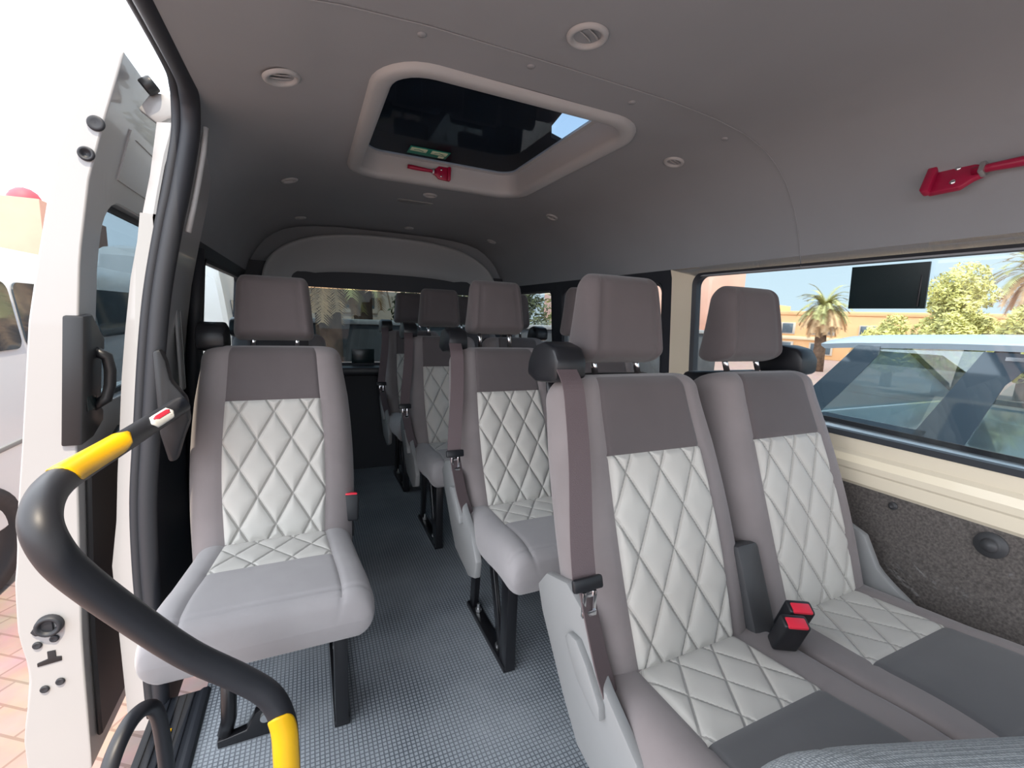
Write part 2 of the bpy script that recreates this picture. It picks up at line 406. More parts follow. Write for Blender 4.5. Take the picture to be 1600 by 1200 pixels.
def headrest(parent, cx, dz=.0, dh=.012):
    rows = [0, .001, .003, .006, .010, .015, .021, .028]+[.036+.008*i for i in range(16)]+[.167, .174, .180, .185, .189, .192, .194, .195]
    k_ = (.195+dh)/.195; rows = [q*k_ for q in rows]; H_ = .195+dh
    dirv = Vector((0, .16, 1)).normalized(); nv = Vector((0, -1, .16)).normalized()
    path = lambda s: Vector((cx, .250, 1.026+dz))+dirv*s+nv*(.004*math.sin(s/H_*PI))
    m, r = loft(rows, lambda s: .130-.052*(s/H_), lambda s: .120-.017*(s/H_), lambda s: .090-.018*(s/H_), path, lambda s: nv, 12, (.030, .035, .9, .020), (.9, .9), .002,
        names=['headrest'], mats=['charcoal'], parent=parent)
    for sx in (-1, 1):
        tube('headrest_post', [(cx+sx*.064, .298, .99), (cx+sx*.064, .318, 1.040+dz)], .0078, 'chrome', m, 14)
    return m
def cushion(parent, cx, front='greyins', sides=(1, 1), fine=True, hw=(.205, .228), big=False):
    st = .0045 if fine else .014; NP = 60 if fine else 24
    D = .405; yp = .172
    rows = frange(-.05, 0, .012)+frange(0, yp, st)[1:]+frange(yp, .33, .010)[1:]+frange(.33, D, .005)[1:]
    rows = sorted(set(rows))
    def zt(s): 
        s = max(0, s); return .46+.10*s if s < .2 else .48+.014*math.sin((s-.2)/.2*PI*.8)
    path = lambda s: Vector((cx, -s, zt(s)))
    wf = lambda s: hw[0]+(hw[1]-hw[0])*max(0, min(1, s/.36))
    af = lambda s: .130+.016*max(0, s/.25)
    m, r = loft(rows, .125, wf, af, path, lambda s: Vector((0, 0, 1)), NP, (.03, .055, .62, .028), sides, .010,
        patch=[(-.002, yp, 2), (yp, .385, 1)], seamrows=[(yp, False), (.365, True)], names=['cushion', 'front_panel', 'quilted_panel'],
        mats=['taupe' if front == 'darkseat' else 'greyins', front, 'pale'], quiltp=(-.001, yp, .092, .135, .046, .02), puff=.004, parent=parent)
    return m
def shield(parent, x, sd):
    """plastic side shield at the outer side, with recliner lever; sd=-1 left side"""
    poly = [(.19, .575), (.225, .53), (.20, .48), (.10, .36), (.04, .30), (-.10, .275), (-.16, .30), (-.17, .36), (-.12, .425), (-.035, .475), (.0, .50), (.040, .575), (.11, .60)]
    p = prism('side_shield', poly, 'x', x, x+sd*.022, 'greyplas', parent, .005)
    lv = prism('recline_lever', [(.075, .52), (.085, .505), (.04, .455), (-.02, .425), (-.04, .43), (-.035, .455), (.01, .50), (.045, .525)], 'x', x+sd*.020, x+sd*.036, 'greyplas', p, .004)
    return p
def cap(parent, x, sd):
    """black moulded shoulder cap with the belt slot"""
    bm = bmesh.new()
    prof = [(.222, .990), (.222, 1.030), (.24, 1.058), (.29, 1.068), (.335, 1.055), (.36, 1.02), (.365, .985), (.32, .972), (.25, .980)]
    x0, x1 = x-.015*sd*-1, x
    o = prism('shoulder_cap', prof, 'x', x+sd*.004, x-sd*.072, 'black', parent, .010)
    return o
def back_shell(parent, cx):
    rows = frange(.10, .62, .02); rows = sorted(set(rows+[.60, .61, .616, .11, .105]))
    path = lambda s: Vector((cx, .0, J))+TV*s-NV*.140
    m, r = loft(rows, .03, lambda s: .165, lambda s: .12, path, lambda s: NV, 10, (.02, .03, .8, .03), (1, 1), 0,
        names=['back_shell'], mats=['black'], parent=parent, NB=6)
    return m
def belt(parent, x, sd, tongue=True):
    P = [(x-sd*.030, .218, 1.012), (x-sd*.026, .185, .985), (x-sd*.024, .165, .94), (x-sd*.010, .118, .84), (x+sd*.012, .065, .72), (x+sd*.024, .030, .655)]
    Q = [(x+sd*.024, .028, .655), (x+sd*.018, .012, .60), (x+sd*.006, -.010, .52), (x-sd*.012, -.022, .455), (x-sd*.018, -.03, .42)]
    b = ribbon('seat_belt', cr(P, 5), [Vector((1, -.12*sd*-1, 0))]*26, .046, .0025, 'belt', parent)
    ribbon('belt_webbing', cr(Q, 5), [Vector((1, .5*-sd, 0))]*21, .044, .0025, 'belt', b)
    if tongue:
        tx, ty, tz = x+sd*.024, .022, .655
        g = box('belt_tongue', (tx, ty-.002, tz), (.062, .012, .024), 'black', b, .005, (-.3, 0, 0))
        bm = bmesh.new()
        w = .030; h = .045
        for (cx_, cz_, sx, sz) in ((-w/2+.004, -h/2-.010, .008, h), (w/2-.004, -h/2-.010, .008, h), (0, -h-.006, w, .010), (0, -.016, w, .012)):
            bm_box(bm, (tx+cx_, ty-.006+.006*(cz_/h), tz+cz_), (sx, .0035, sz), .001)
        objbm('tongue_plate', bm, 'chrome', g)
    return b
def buckle(parent, loc, rot, name='belt_buckle'):
    b = box(name, loc, (.050, .030, .085), 'black', parent, .006, rot, 3)
    R = Euler(rot).to_matrix(); p = Vector(loc)+R @ Vector((0, -.004, .0405))
    box('release_button', p, (.038, .022, .008), 'redbtn', b, .003, rot)
    p = Vector(loc)+R @ Vector((0, .010, -.075))
    box('buckle_stalk', p, (.022, .008, .09), 'black', b, .003, rot)
    return b
def frame_legs(parent, x, slant=0):
    L = []
    def bar(nm_, a, b, w=.040, t=.022):
        a = Vector(a); b = Vector(b); d = b-a
        bm = bmesh.new(); vs = bm_box(bm, (0, 0, 0), (t, w, d.length), .003)
        q = d.to_track_quat('Z', 'X'); 
        # keep bar width in the y-z plane
        z = d.normalized(); xx = Vector((1, 0, 0)); xx = (xx-z*xx.dot(z)).normalized(); yy = z.cross(xx)
        m3 = Matrix((xx, yy, z)).transposed()
        for v in bm.verts: v.co = m3 @ v.co+(a+b)/2
        return objbm(nm_, bm, 'blackmetal', parent)
    fl = bar('leg', (x, -.215, .36), (x, -.215, .012), .052, .034)
    bar('leg', (x, .06, .37), (x, .10, .012), .042, .022)
    bar('leg_brace', (x, -.04, .37), (x, -.17, .03), .034, .016)
    rail = bar('foot_rail', (x, -.235, .012), (x, .125, .012), .022, .040)
    for yy in (-.145, .05):
        bm = bmesh.new()
        bmesh.ops.create_cone(bm, cap_ends=True, segments=6, radius1=.012, radius2=.012, depth=.012, matrix=Matrix.Translation((x, yy, .030)))
        bmesh.ops.create_cone(bm, cap_ends=True, segments=16, radius1=.006, radius2=.005, depth=.02, matrix=Matrix.Translation((x, yy, .045)))
        objbm('bolt', bm, 'steel', rail)
def under_frame(parent, x0, x1):
    box('seat_pan', ((x0+x1)/2, -.13, .352), (x1-x0, .30, .028), 'black', parent, .008)
SEATP = .4445
def single_seat(fine=True):
    r = empty('single_seat')
    backrest(r, 0, fine, .224); headrest(r, 0, -.006); cushion(r, 0, 'greyins', (1, 1), fine, (.205, .226)); back_shell(r, 0)
    cap(r, -.205, -1)
    under_frame(r, -.17, .17); frame_legs(r, .155)
    # left side: one slanted bar that ends in a flanged foot
    s = tube('leg', [(-.105, -.14, .36), (-.115, -.16, .06), (-.125, -.165, .022)], [.020, .018, .018], 'blackmetal', r, 12)
    f = prism('foot_flange', [(-.14, .0), (-.02, .0), (-.005, .035), (-.005, .07), (-.03, .085), (-.055, .07), (-.075, .03), (-.14, .02)], 'y', -.185, -.160, 'blackmetal', r, .003)
    bm = bmesh.new(); bmesh.ops.create_cone(bm, cap_ends=True, segments=16, radius1=.012, radius2=.012, depth=.010, matrix=Matrix.Translation((-.03, -.190, .058)) @ Matrix.Rotation(PI/2, 4, 'X'))
    objbm('bolt', bm, 'steel', f)
    buckle(r, (.205, .045, .505), (-.25, .06, 0))
    st = box('buckle_bracket', (.205, .06, .455), (.02, .045, .10), 'black', r, .006, (-.25, 0, 0))
    return r
def double_seat(front, fine=True, dz=.0):
    r = empty('double_seat')
    for k in (0, 1):
        x = k*SEATP
        backrest(r, x, fine, .216); headrest(r, x, dz)
        cushion(r, x, front, ((1, .35) if k == 0 else (.35, 1)), fine, (.2215, .2222)); back_shell(r, x)
    for x, sd in ((-.212, -1), (SEATP+.212, 1)):
        shield(r, x, sd); cap(r, x, sd)
        if sd < 0: belt(r, x+sd*.012, sd, True)
    frame_legs(r, -.135); frame_legs(r, SEATP+.135)
    under_frame(r, -.17, SEATP+.17)
    box('centre_bracket', (SEATP/2-.015, .035, .53), (.070, .05, .20), 'darkplas', r, .012, (-.38, 0, 0))
    buckle(r, (SEATP/2-.052, -.085, .515), (.42, .0, -.5)); buckle(r, (SEATP/2-.008, -.065, .522), (.42, .0, -.5))
    return r
# ------------------------------------------------------------------ seats
def place(o, x, y, label, group, cat='bus seat'):
    o.location = (x, y, 0); tag(o, label, cat, group); return o
n1 = double_seat('darkseat', True); place(n1, .6873, .579, 'nearest double seat, dark charcoal cushion fronts, red buckles between, beside the large side window', 'double seats along the window side')
n2 = double_seat('greyins', True, .030); place(n2, .6885, 1.37, 'double seat directly behind the nearest double seat, with light grey cushion front', 'double seats along the window side')
n3 = copy_tree(n2); place(n3, .68, 2.18, 'double seat in shade, third from the camera on the window side', 'double seats along the window side')
n4 = copy_tree(n2); place(n4, .675, 2.93, 'rearmost double seat, nearly black in shade under the rear window', 'double seats along the window side')
s1 = single_seat(True); place(s1, -.098, 1.37, 'single aisle seat with quilted backrest right behind the open sliding door', 'single seats on the door side')
s2 = copy_tree(s1); place(s2, -.12, 2.18, 'second single seat, mostly hidden behind the single seat at the door', 'single seats on the door side')
# ------------------------------------------------------------------ van shell
CX = .52
PR = [(0, 1.652), (.3, 1.650), (.45, 1.641), (.56, 1.626), (.64, 1.602), (.70, 1.568), (.745, 1.53), (.788, 1.475), (.83, 1.40), (.85, 1.34), (.862, 1.30)]
def roofz(x):
    d = abs(x-CX)
    for (a, za), (b, zb) in zip(PR, PR[1:]):
        if d <= b: return za+(zb-za)*(d-a)/(b-a)
    return 1.30
def sidex(z):   # half width of the cabin at height z
    T = [(-.05, .905), (.3, .912), (.55, .910), (.80, .900), (1.30, .862), (1.34, .85)]
    for (a, xa), (b, xb) in zip(T, T[1:]):
        if z <= b: return xa+(xb-xa)*(max(z, a)-a)/(b-a)
    return .85
Y0, Y1, YD = -1.15, 3.42, 1.42
# roof liner, one skin with thickness, a rectangular hole for the hatch, cut back on the left over the door opening
HX0, HX1, HY0, HY1 = .192, .836, 1.082, 1.888
def smoothprof():
    out = []
    full = [(-d, z) for d, z in reversed(PR)]+[(d, z) for d, z in PR[1:]]
    xs = []
    for (a, za), (b, zb) in zip(full, full[1:]):
        for k in range(3): xs.append((a+(b-a)*k/3, za+(zb-za)*k/3))
    xs.append(full[-1]); return xs
def roof_raise(x, y):   # over the door opening the liner runs up to the header
    d = CX-x
    if d < .56: return 0
    t = max(0, min(1, (1.90-y)/.48)); t = t*t*(3-2*t)
    return t*max(0, (1.628-.10*(d-.56))-roofz(x)) if d < .80 else t*max(0, .10*(1-(d-.80)/.062))
def make_roof():
    pr_ = smoothprof(); xs = sorted([(CX+d, z) for d, z in pr_]+[(HX0, roofz(HX0)), (HX1, roofz(HX1)), (CX-.755, roofz(CX-.755))])
    ys = sorted(set([Y0, -.6, -.1, .3, .6, .88, .9, .92, HY0, HY1, YD, 1.5, 1.6, 1.7, 1.8, 2.2, 2.8, 3.1, Y1]))
    vs = []; fs = []; idx = {}
    def V(i, j, top):
        k = (i, j, top)
        if k not in idx:
            x, z = xs[i]; y = ys[j]; z = z+roof_raise(x, y); z2 = z
            if top: x = CX+(x-CX)*1.0; z2 = z+.045*(1 if z > 1.5 else .6)
            idx[k] = len(vs); vs.append((x, y, z2))
        return idx[k]
    cells = set()
    for i in range(len(xs)-1):
        for j in range(len(ys)-1):
            xm = (xs[i][0]+xs[i+1][0])/2; y = (ys[j]+ys[j+1])/2; zm = (xs[i][1]+xs[i+1][1])/2
            if HX0 < xm < HX1 and HY0 < y < HY1: continue
            if xm < CX-.755 and y < YD: continue
            cells.add((i, j))
    for (i, j) in cells:
        fs.append((V(i, j, 0), V(i+1, j, 0), V(i+1, j+1, 0), V(i, j+1, 0)))
        fs.append((V(i, j, 1), V(i, j+1, 1), V(i+1, j+1, 1), V(i+1, j, 1)))
        for (di, dj, a, b) in ((-1, 0, (i, j+1), (i, j)), (1, 0, (i+1, j), (i+1, j+1)), (0, -1, (i, j), (i+1, j)), (0, 1, (i+1, j+1), (i, j+1))):
            if (i+di, j+dj) not in cells: fs.append((V(*a, 0), V(*b, 0), V(*b, 1), V(*a, 1)))
    o = obj('ceiling', vs, fs, 'ceil', None, True)
    try: o.data.set_sharp_from_angle(angle=math.radians(40))
    except Exception: pass
    tag(o, 'soft grey fabric headliner curving down to the windows', 'headliner', kind='structure')
make_roof()
# seam strip across the headliner
def roofpts(y, dx0, dx1, n=40, off=.0015):
    out = []
    for k in range(n+1):
        x = CX+dx0+(dx1-dx0)*k/n; out.append((x, y, roofz(x)-off))
    return out
sm = tube('trim_1', roofpts(.912, -.55, .861, 60), .0015, 'ceil', None, 8); tag(sm, 'thin raised seam running across the headliner', 'seam', kind='structure')
# floor
box('floor', (CX+.05, 1.1, -.02), (1.80-.06, 4.7, .04), 'floor', None, .002).name = 'floor'
fo = bpy.data.objects['floor']; fo.location = (0, 0, 0); tag(fo, 'grey studded floor matting', 'floor', kind='structure')
# side walls built from framed panels, x follows sidex(z)
def wall_panel(name, side, y0, y1, z0, z1, hole, m, r=.035, th=.035, zcut=None):
    """hole (y0,y1,z0,z1) or None"""
    nseg = 6
    outer = []; inner = []
    if hole:
        inn = rrect(hole[0], hole[1], hole[2], hole[3], r, nseg)
        cy, cz = (hole[0]+hole[1])/2, (hole[2]+hole[3])/2
        for (a, b) in inn:
            # nearest matching point on outer rect by corner quadrant
            qa = a-cy; qb = b-cz
            tx = ((y1 if qa > 0 else y0)-a)/(qa or 1e-6); tz = ((z1 if qb > 0 else z0)-b)/(qb or 1e-6)
            outer.append((a, b, tx, tz))
        O = []
        k = nseg+1
        for c in range(4):
            corner = ((y1, z1), (y0, z1), (y0, z0), (y1, z0))[c]
            pts = inn[c*k:(c+1)*k]
            for i, p in enumerate(pts):
                t = i/(nseg)
                # first half of the arc slides along one side, second half along the other
                if c in (0, 2): O.append((corner[0], p[1]+(corner[1]-p[1])*min(1, t*2)) if t <= .5 else (corner[0]+(p[0]-corner[0])*(t-.5)*2, corner[1]))
                else: O.append((p[0]+(corner[0]-p[0])*min(1, t*2), corner[1]) if t <= .5 else (corner[0], corner[1]+(p[1]-corner[1])*(t-.5)*2))
        n = len(inn); vs = []; fs = []
        for lay in (0, 1):
            for (y, z) in inn: vs.append((CX+side*(sidex(z)+lay*th), y, z))
            for (y, z) in O: vs.append((CX+side*(sidex(z)+lay*th), y, z))
        for i in range(n):
            j = (i+1) % n
            fs += [(i, j, n+j, n+i), (2*n+i, 3*n+i, 3*n+j, 2*n+j), (i, 2*n+i, 2*n+j, j), (n+i, n+j, 3*n+j, 3*n+i)]
    else:
        zs = frange(z0, z1, .12); vs = []; fs = []
        for lay in (0, 1):
            for z in zs:
                for y in (y0, y1): vs.append((CX+side*(sidex(z)+lay*th), y, z))
        n = len(zs)*2
        for i in range(len(zs)-1):
            a = i*2; fs += [(a, a+1, a+3, a+2), (n+a, n+a+2, n+a+3, n+a+1), (a, a+2, n+a+2, n+a), (a+1, n+a+1, n+a+3, a+3)]
        fs += [(0, n, n+1, 1), (n-2, n-1, 2*n-1, 2*n-2)]
    bm = bmesh.new(); bv = [bm.verts.new(v) for v in vs]
    for f in fs:
        try: bm.faces.new([bv[i] for i in f])
        except ValueError: pass
    bmesh.ops.remove_doubles(bm, verts=bm.verts, dist=1e-5)
    return objbm(name, bm, m, None, True)
def window(k, side, h, glassm, r=.035, label=''):
    y0, y1, z0, z1 = h
    fr = []; vs = []; fs = []
    loops = [rrect(y0, y1, z0, z1, r, 8), rrect(y0, y1, z0, z1, r, 8), rrect(y0+.012, y1-.012, z0+.014, z1-.012, r-.004, 8), rrect(y0+.012, y1-.012, z0+.014, z1-.012, r-.004, 8)]
    offs = [-.006, .03, .03, .004]
    for lp, of in zip(loops, offs):
        for y, z in lp: vs.append((CX+side*(sidex(z)+of), y, z))
    n = len(loops[0])
    for i in range(n):
        j = (i+1) % n
        for l in range(4):
            m_ = (l+1) % 4; fs.append((l*n+i, l*n+j, m_*n+j, m_*n+i))
    root = obj('window_%d' % k, vs, fs, 'rubber', None, True); tag(root, label, 'window', kind='structure')
    try: root.data.set_sharp_from_angle(angle=math.radians(40))
    except Exception: pass
    lp = rrect(y0+.006, y1-.006, z0+.007, z1-.006, r-.002, 8)
    vs = [(CX+side*(sidex(z)+.020), y, z) for y, z in lp]+[(CX+side*(sidex(z)+.0245), y, z) for y, z in lp]
    fs = [tuple(range(n)), tuple(range(2*n-1, n-1, -1))]+[(i, n+i, n+(i+1) % n, (i+1) % n) for i in range(n)]
    obj('window_glass', vs, fs, glassm, root, False)
    return root
R = 1; Lf = -1
wf_ = wall_panel('wall_right', R, -.42, 1.450, .765, 1.335, (-.36, 1.335, .812, 1.312), 'beige'); tag(wf_, 'cream painted window surround with pillar beside the large window', 'wall', kind='structure')
w2 = wall_panel('wall_right', R, 1.450, 2.40, .765, 1.335, (1.50, 2.335, .822, 1.290), 'rubber'); tag(w2, 'black surround of the second side window', 'wall', kind='structure')
w3 = wall_panel('wall_right', R, 2.40, Y1, .765, 1.335, (2.46, 3.10, .822, 1.290), 'rubber'); tag(w3, 'dark surround of the rearmost side window', 'wall', kind='structure')
window(1, R, (-.36, 1.335, .812, 1.312), 'glassr', .045, 'large side window beside the nearest double seat')
window(2, R, (1.50, 2.335, .822, 1.290), 'glassr', .04, 'side window behind the cream pillar')
window(3, R, (2.46, 3.10, .822, 1.290), 'glassr', .04, 'rearmost window on the window side')
# cream sill with a pressed line, carpeted lining below
def strip(name, side, y0, y1, prof, m, label, kind='structure', cat='trim'):
    vs = []; n = len(prof); fs = []
    for y in (y0, y1):
        for off, z in prof: vs.append((CX+side*(sidex(z)+off), y, z))
    for i in range(n): fs.append((i, (i+1) % n, n+(i+1) % n, n+i))
    fs += [tuple(range(n))[::-1], tuple(range(n, 2*n))]
    o = obj(name, vs, fs, m, None, False); tag(o, label, cat, kind=kind); return o
strip('trim_2', R, -.42, Y1, [(-.006, .680), (-.014, .690), (-.012, .722), (-.016, .728), (-.016, .745), (-.010, .765), (-.002, .775), (.03, .775), (.03, .680)], 'beige', 'glossy cream painted sill under the side windows')
strip('wall_right', R, -.42, Y1, [(0, -.02), (0, .3), (-.004, .55), (-.004, .680), (.03, .680), (.03, .3), (.03, -.02)], 'carpet', 'speckled brown carpet lining under shiny plastic film below the sill', cat='wall')
# left wall behind the sliding door
wl = wall_panel('wall_left', Lf, YD, 1.76, .765, 1.335, None, 'trimgrey'); tag(wl, 'cream grey pillar behind the door opening', 'wall', kind='structure')
wl2 = wall_panel('wall_left', Lf, 1.76, Y1, .765, 1.335, (2.02, 3.06, .84, 1.29), 'rubber'); tag(wl2, 'dark rear window surround on the door side', 'wall', kind='structure')
wl3 = wall_panel('wall_left', Lf, YD, Y1, -.05, .765, None, 'rubber'); tag(wl3, 'dark lining below the window on the door side', 'wall', kind='structure')
window(4, Lf, (2.02, 3.06, .84, 1.29), 'glassr', .04, 'rear side window on the door side, behind the pillar')
# ------------------------------------------------------------------ generic framed sheet mapped through f(u, v, layer)
def sheet(name, u0, u1, v0, v1, hole, f, m, r=.04, cuts=3, parent=None, nseg=6):
    bm = bmesh.new()
    if hole:
        inn = rrect(*hole, r, nseg); k = nseg+1; O = []
        for c in range(4):
            cn = ((u1, v1), (u0, v1), (u0, v0), (u1, v0))[c]
            for i in range(k):
                p = inn[c*k+i]; t = i/nseg
                if c in (0, 2): O.append((cn[0], p[1]+(cn[1]-p[1])*min(1, t*2)) if t <= .5 else (cn[0]+(p[0]-cn[0])*(t-.5)*2, cn[1]))
                else: O.append((p[0]+(cn[0]-p[0])*min(1, t*2), cn[1]) if t <= .5 else (cn[0], cn[1]+(p[1]-cn[1])*(t-.5)*2))
        n = len(inn); a = [bm.verts.new((x, y, 0)) for x, y in inn]; b = [bm.verts.new((x, y, 0)) for x, y in O]
        for i in range(n):
            j = (i+1) % n; bm.faces.new((a[i], a[j], b[j], b[i]))
        bmesh.ops.remove_doubles(bm, verts=bm.verts, dist=1e-5)
    else:
        q = [bm.verts.new((x, y, 0)) for x, y in ((u0, v0), (u1, v0), (u1, v1), (u0, v1))]; bm.faces.new(q)
    bmesh.ops.subdivide_edges(bm, edges=bm.edges[:], cuts=cuts, use_grid_fill=True)
    ex = bmesh.ops.extrude_face_region(bm, geom=bm.faces[:])
    for v in ex['geom']:
        if isinstance(v, bmesh.types.BMVert): v.co.z = 1
    for v in bm.verts: v.co = Vector(f(v.co.x, v.co.y, round(v.co.z)))
    return objbm(name, bm, m, parent)
def interp(T, z):
    if z <= T[0][0]: return T[0][1]
    for (a, xa), (b, xb) in zip(T, T[1:]):
        if z <= b: return xa+(xb-xa)*(z-a)/(b-a)
    return T[-1][1]
# ------------------------------------------------------------------ rear end of the cabin
YB = 3.22
wb = sheet('wall_back', CX-.90, CX+.90, -.02, 1.40, (CX-.62, CX+.66, .765, 1.262), lambda u, v, l: (u, YB+.05*l-.05*((u-CX)/.9)**2, v), 'rubber', .07, 2)
tag(wb, 'dark tailgate lining around the rear window', 'tailgate', kind='structure')
gb = obj('window_5', [(x, YB+.02, z) for x, z in rrect(CX-.615, CX+.655, .77, 1.257, .065, 8)]+[(x, YB+.024, z) for x, z in rrect(CX-.615, CX+.655, .77, 1.257, .065, 8)],
    [tuple(range(36))]+[tuple(range(71, 35, -1))]+[(i, 36+i, 36+(i+1) % 36, (i+1) % 36) for i in range(36)], 'glassd', None, False)
tag(gb, 'tinted rear window', 'window', kind='structure')
box('tailgate_shelf', (CX, YB-.08, .72), (1.5, .12, .06), 'black', wb, .02)
# arched grey header over the rear window
def arch(hw, z0, z1, e=2.6, n=40):
    return [(CX+hw*sg(math.cos(PI*k/n), 2/e), z0+(z1-z0)*sg(math.sin(PI*k/n), 2/e)) for k in range(n+1)]
def arch_band(name, o, i, yo, yi, m, parent=None):
    A = arch(*o); B = arch(*i); n = len(A)
    vs = [(x, yo, z) for x, z in A]+[(x, yi, z) for x, z in B]
    return obj(name, vs, [(k, k+1, n+k+1, n+k) for k in range(n-1)], m, parent)
def arch_solid():
    loops = [(.772, 1.25, 1.618, 3.20), (.765, 1.25, 1.610, 3.13), (.745, 1.255, 1.592, 3.125), (.735, 1.26, 1.582, 3.150), (.69, 1.28, 1.535, 3.155), (.685, 1.28, 1.528, 3.180), (.62, 1.30, 1.425, 3.19), (.60, 1.30, 1.415, 3.20), (.56, 1.30, 1.372, 3.205)]
    vs = []; fs = []; n = None
    for hw, z0, z1, y in loops:
        A = arch(hw, z0, z1); n = len(A); vs += [(x, y, z) for x, z in A]
    for l in range(len(loops)-1):
        for k in range(n-1): fs.append((l*n+k, l*n+k+1, (l+1)*n+k+1, (l+1)*n+k))
    o = obj('trim_3', vs, fs, 'trimgrey', None, True)
    tag(o, 'arched grey plastic header above the rear window', 'header trim', kind='structure')
    s = o.modifiers.new('s', 'SOLIDIFY'); s.thickness = .006
arch_solid()
ru = sheet('wall_back', CX-.90, CX+.90, 1.40, 1.70, None, lambda u, v, l: (u, YB-.01+.03*l, v), 'ceil', .04, 2)
tag(ru, 'dark upper tailgate surround behind the arched header', 'tailgate', kind='structure')
# ------------------------------------------------------------------ roof hatch
def hatch():
    r = empty('roof_hatch', (0, 0, 0)); tag(r, 'square roof hatch with grey frame and dark glass in the headliner', 'roof hatch')
    cx0, cx1, cy0, cy1 = .195, .832, 1.085, 1.885
    L = [(-.050, 0.0), (-.046, -.010), (-.036, -.014), (-.012, -.013), (-.002, -.006), (0, .004), (.004, .03), (.010, .066), (.022, .070), (.022, .078)]
    vs = []; fs = []
    for g, dz in L:
        rr = .085-g*.9 if g < 0 else max(.03, .085-g)
        for x, y in rrect(cx0+g, cx1-g, cy0+g, cy1-g, rr, 8):
            base = roofz(x) if dz <= 0.001 else 1.650
            vs.append((x, y, (base+dz)))
    n = 36
    for l in range(len(L)-1):
        for i in range(n): fs.append((l*n+i, l*n+(i+1) % n, (l+1)*n+(i+1) % n, (l+1)*n+i))
    fo_ = obj('hatch_frame', vs, fs, 'trimgrey', r)
    try: fo_.data.set_sharp_from_angle(angle=math.radians(50))
    except Exception: pass
    lp = rrect(cx0+.006, cx1-.006, cy0+.006, cy1-.006, .07, 8)
    obj('hatch_glass', [(x, y, 1.722) for x, y in lp]+[(x, y, 1.727) for x, y in lp], [tuple(range(n)), tuple(range(2*n-1, n-1, -1))]+[(i, n+i, n+(i+1) % n, (i+1) % n) for i in range(n)], 'glasssky', r, False)
    # green and pale instruction label on the glass
    lb = box('instruction_label', (.435, 1.775, 1.7195), (.150, .075, .0016), 'greenl', r, .0003)
    for x in (.395, .472): 
        p = box('pictogram_panel', (x, 1.762, 1.7183), (.060, .034, .0012), 'paleg', lb, .0002)
        ribbon('arrow', [(x-.018, 1.764, 1.7174), (x-.002, 1.756, 1.7174), (x+.018, 1.768, 1.7174)], (0, 1, 0), .004, .0006, 'greenl', p)
    box('pictogram_panel', (.488, 1.798, 1.7183), (.022, .020, .0012), 'paleg', lb, .0002)
    return r
hatch()
def hammer(M4, label):
    r = empty('emergency_hammer'); 
    def g(name, poly, a, b, m, par): 
        o = prism(name, poly, 'z', a, b, m, par, .003); return o
    b = g('hammer_bracket', [(-.038, -.026), (-.034, -.034), (.020, -.032), (.038, -.016), (.052, -.010), (.052, .010), (.038, .018), (.020, .034), (-.034, .036), (-.038, .028)], 0, .014, 'red', r)
    g('hammer_head', [(-.046, -.030), (-.040, -.036), (-.028, -.034), (-.028, .036), (-.040, .040), (-.046, .034)], .006, .026, 'red', r)
    for yy in (-.016, .018):
        bm = bmesh.new(); bmesh.ops.create_uvsphere(bm, u_segments=14, v_segments=8, radius=.0062, matrix=Matrix.Translation((.006, yy, .014)) @ Matrix.Diagonal((1, 1, .6, 1)))
        objbm('rivet', bm, 'chrome', b)
    h = tube('hammer_handle', [(.035, 0, .016), (.07, 0, .017), (.11, -.001, .017), (.16, -.001, .018), (.19, -.001, .018)], [.008, .0085, .010, .0115, .010], 'red', r, 14)
    box('wire_seal', (.052, 0, .016), (.010, .024, .022), 'steel', h, .002)
    r.matrix_world = M4; tag(r, label, 'emergency hammer'); return r
def basis(xa, ya, za, loc, sc=1):
    m = Matrix((Vector(xa).normalized()*sc, Vector(ya).normalized()*sc, Vector(za).normalized()*sc)).transposed().to_4x4(); m.translation = Vector(loc); return m
h2 = hammer(basis((0, -1, .0), (.45, 0, 1), (-1, 0, .45), (1.311, .548, 1.455)), 'red emergency hammer clipped to the headliner above the large side window')
h1 = hammer(basis((-1, 0, .03), (.03, 0, 1), (0, -1, 0), (.515, 1.880, 1.683), .74), 'red emergency hammer on the rear edge of the roof hatch')
# ------------------------------------------------------------------ ceiling vents
def vent(x, y, big, label, tilt=0., openv=True):
    r = empty('ceiling_vent'); s = big
    ring = lathe('vent_ring', [(.040*s, 0), (.039*s, -.004), (.034*s, -.007), (.029*s, -.006), (.026*s, .0), (.026*s, .012)], 'trimgrey', r)
    lathe('vent_well', [(.0265*s, .010), (.001, .011)], 'black', r, 28)
    for k, off in enumerate((-.008, .008)):
        vs = []; fs = []
        for i in range(13):
            t = -1+2*i/12; hw = .024*s*math.sqrt(max(0, 1-(off/.026)**2))
            for q in (-1, 1):
                vs.append((t*hw, off*s+.006*s*(t*t-1)+q*.003*s, -.001+.003*q+.004*t*t)); 
        for i in range(12): fs.append((2*i, 2*i+2, 2*i+3, 2*i+1))
        o = obj('louvre', vs, fs, 'trimgrey', r); md = o.modifiers.new('s', 'SOLIDIFY'); md.thickness = .0018
    z = roofz(x); sl = (roofz(x+.01)-roofz(x-.01))/.02
    r.matrix_world = basis((1, 0, sl), (0, 1, 0), (-sl, 0, 1), (x, y, z-.0005)) @ Matrix.Rotation(tilt, 4, 'Z')
    tag(r, label, 'ceiling vent', 'round grey air vents in the headliner'); return r
vent(.499, .800, 1.0, 'round louvred vent in front of the hatch, nearest the camera', .5)
vent(-.038, 1.205, 1.0, 'round air vent left of the roof hatch toward the sliding door', .1)
vent(1.075, 1.165, .80, 'round air vent to the right of the roof hatch, above the second headrest', .1)
vent(1.115, 2.02, .75, 'small round vent on the window side just behind the hatch', .1)
vent(1.13, 2.86, .75, 'farthest small round vent on the window side', .1)
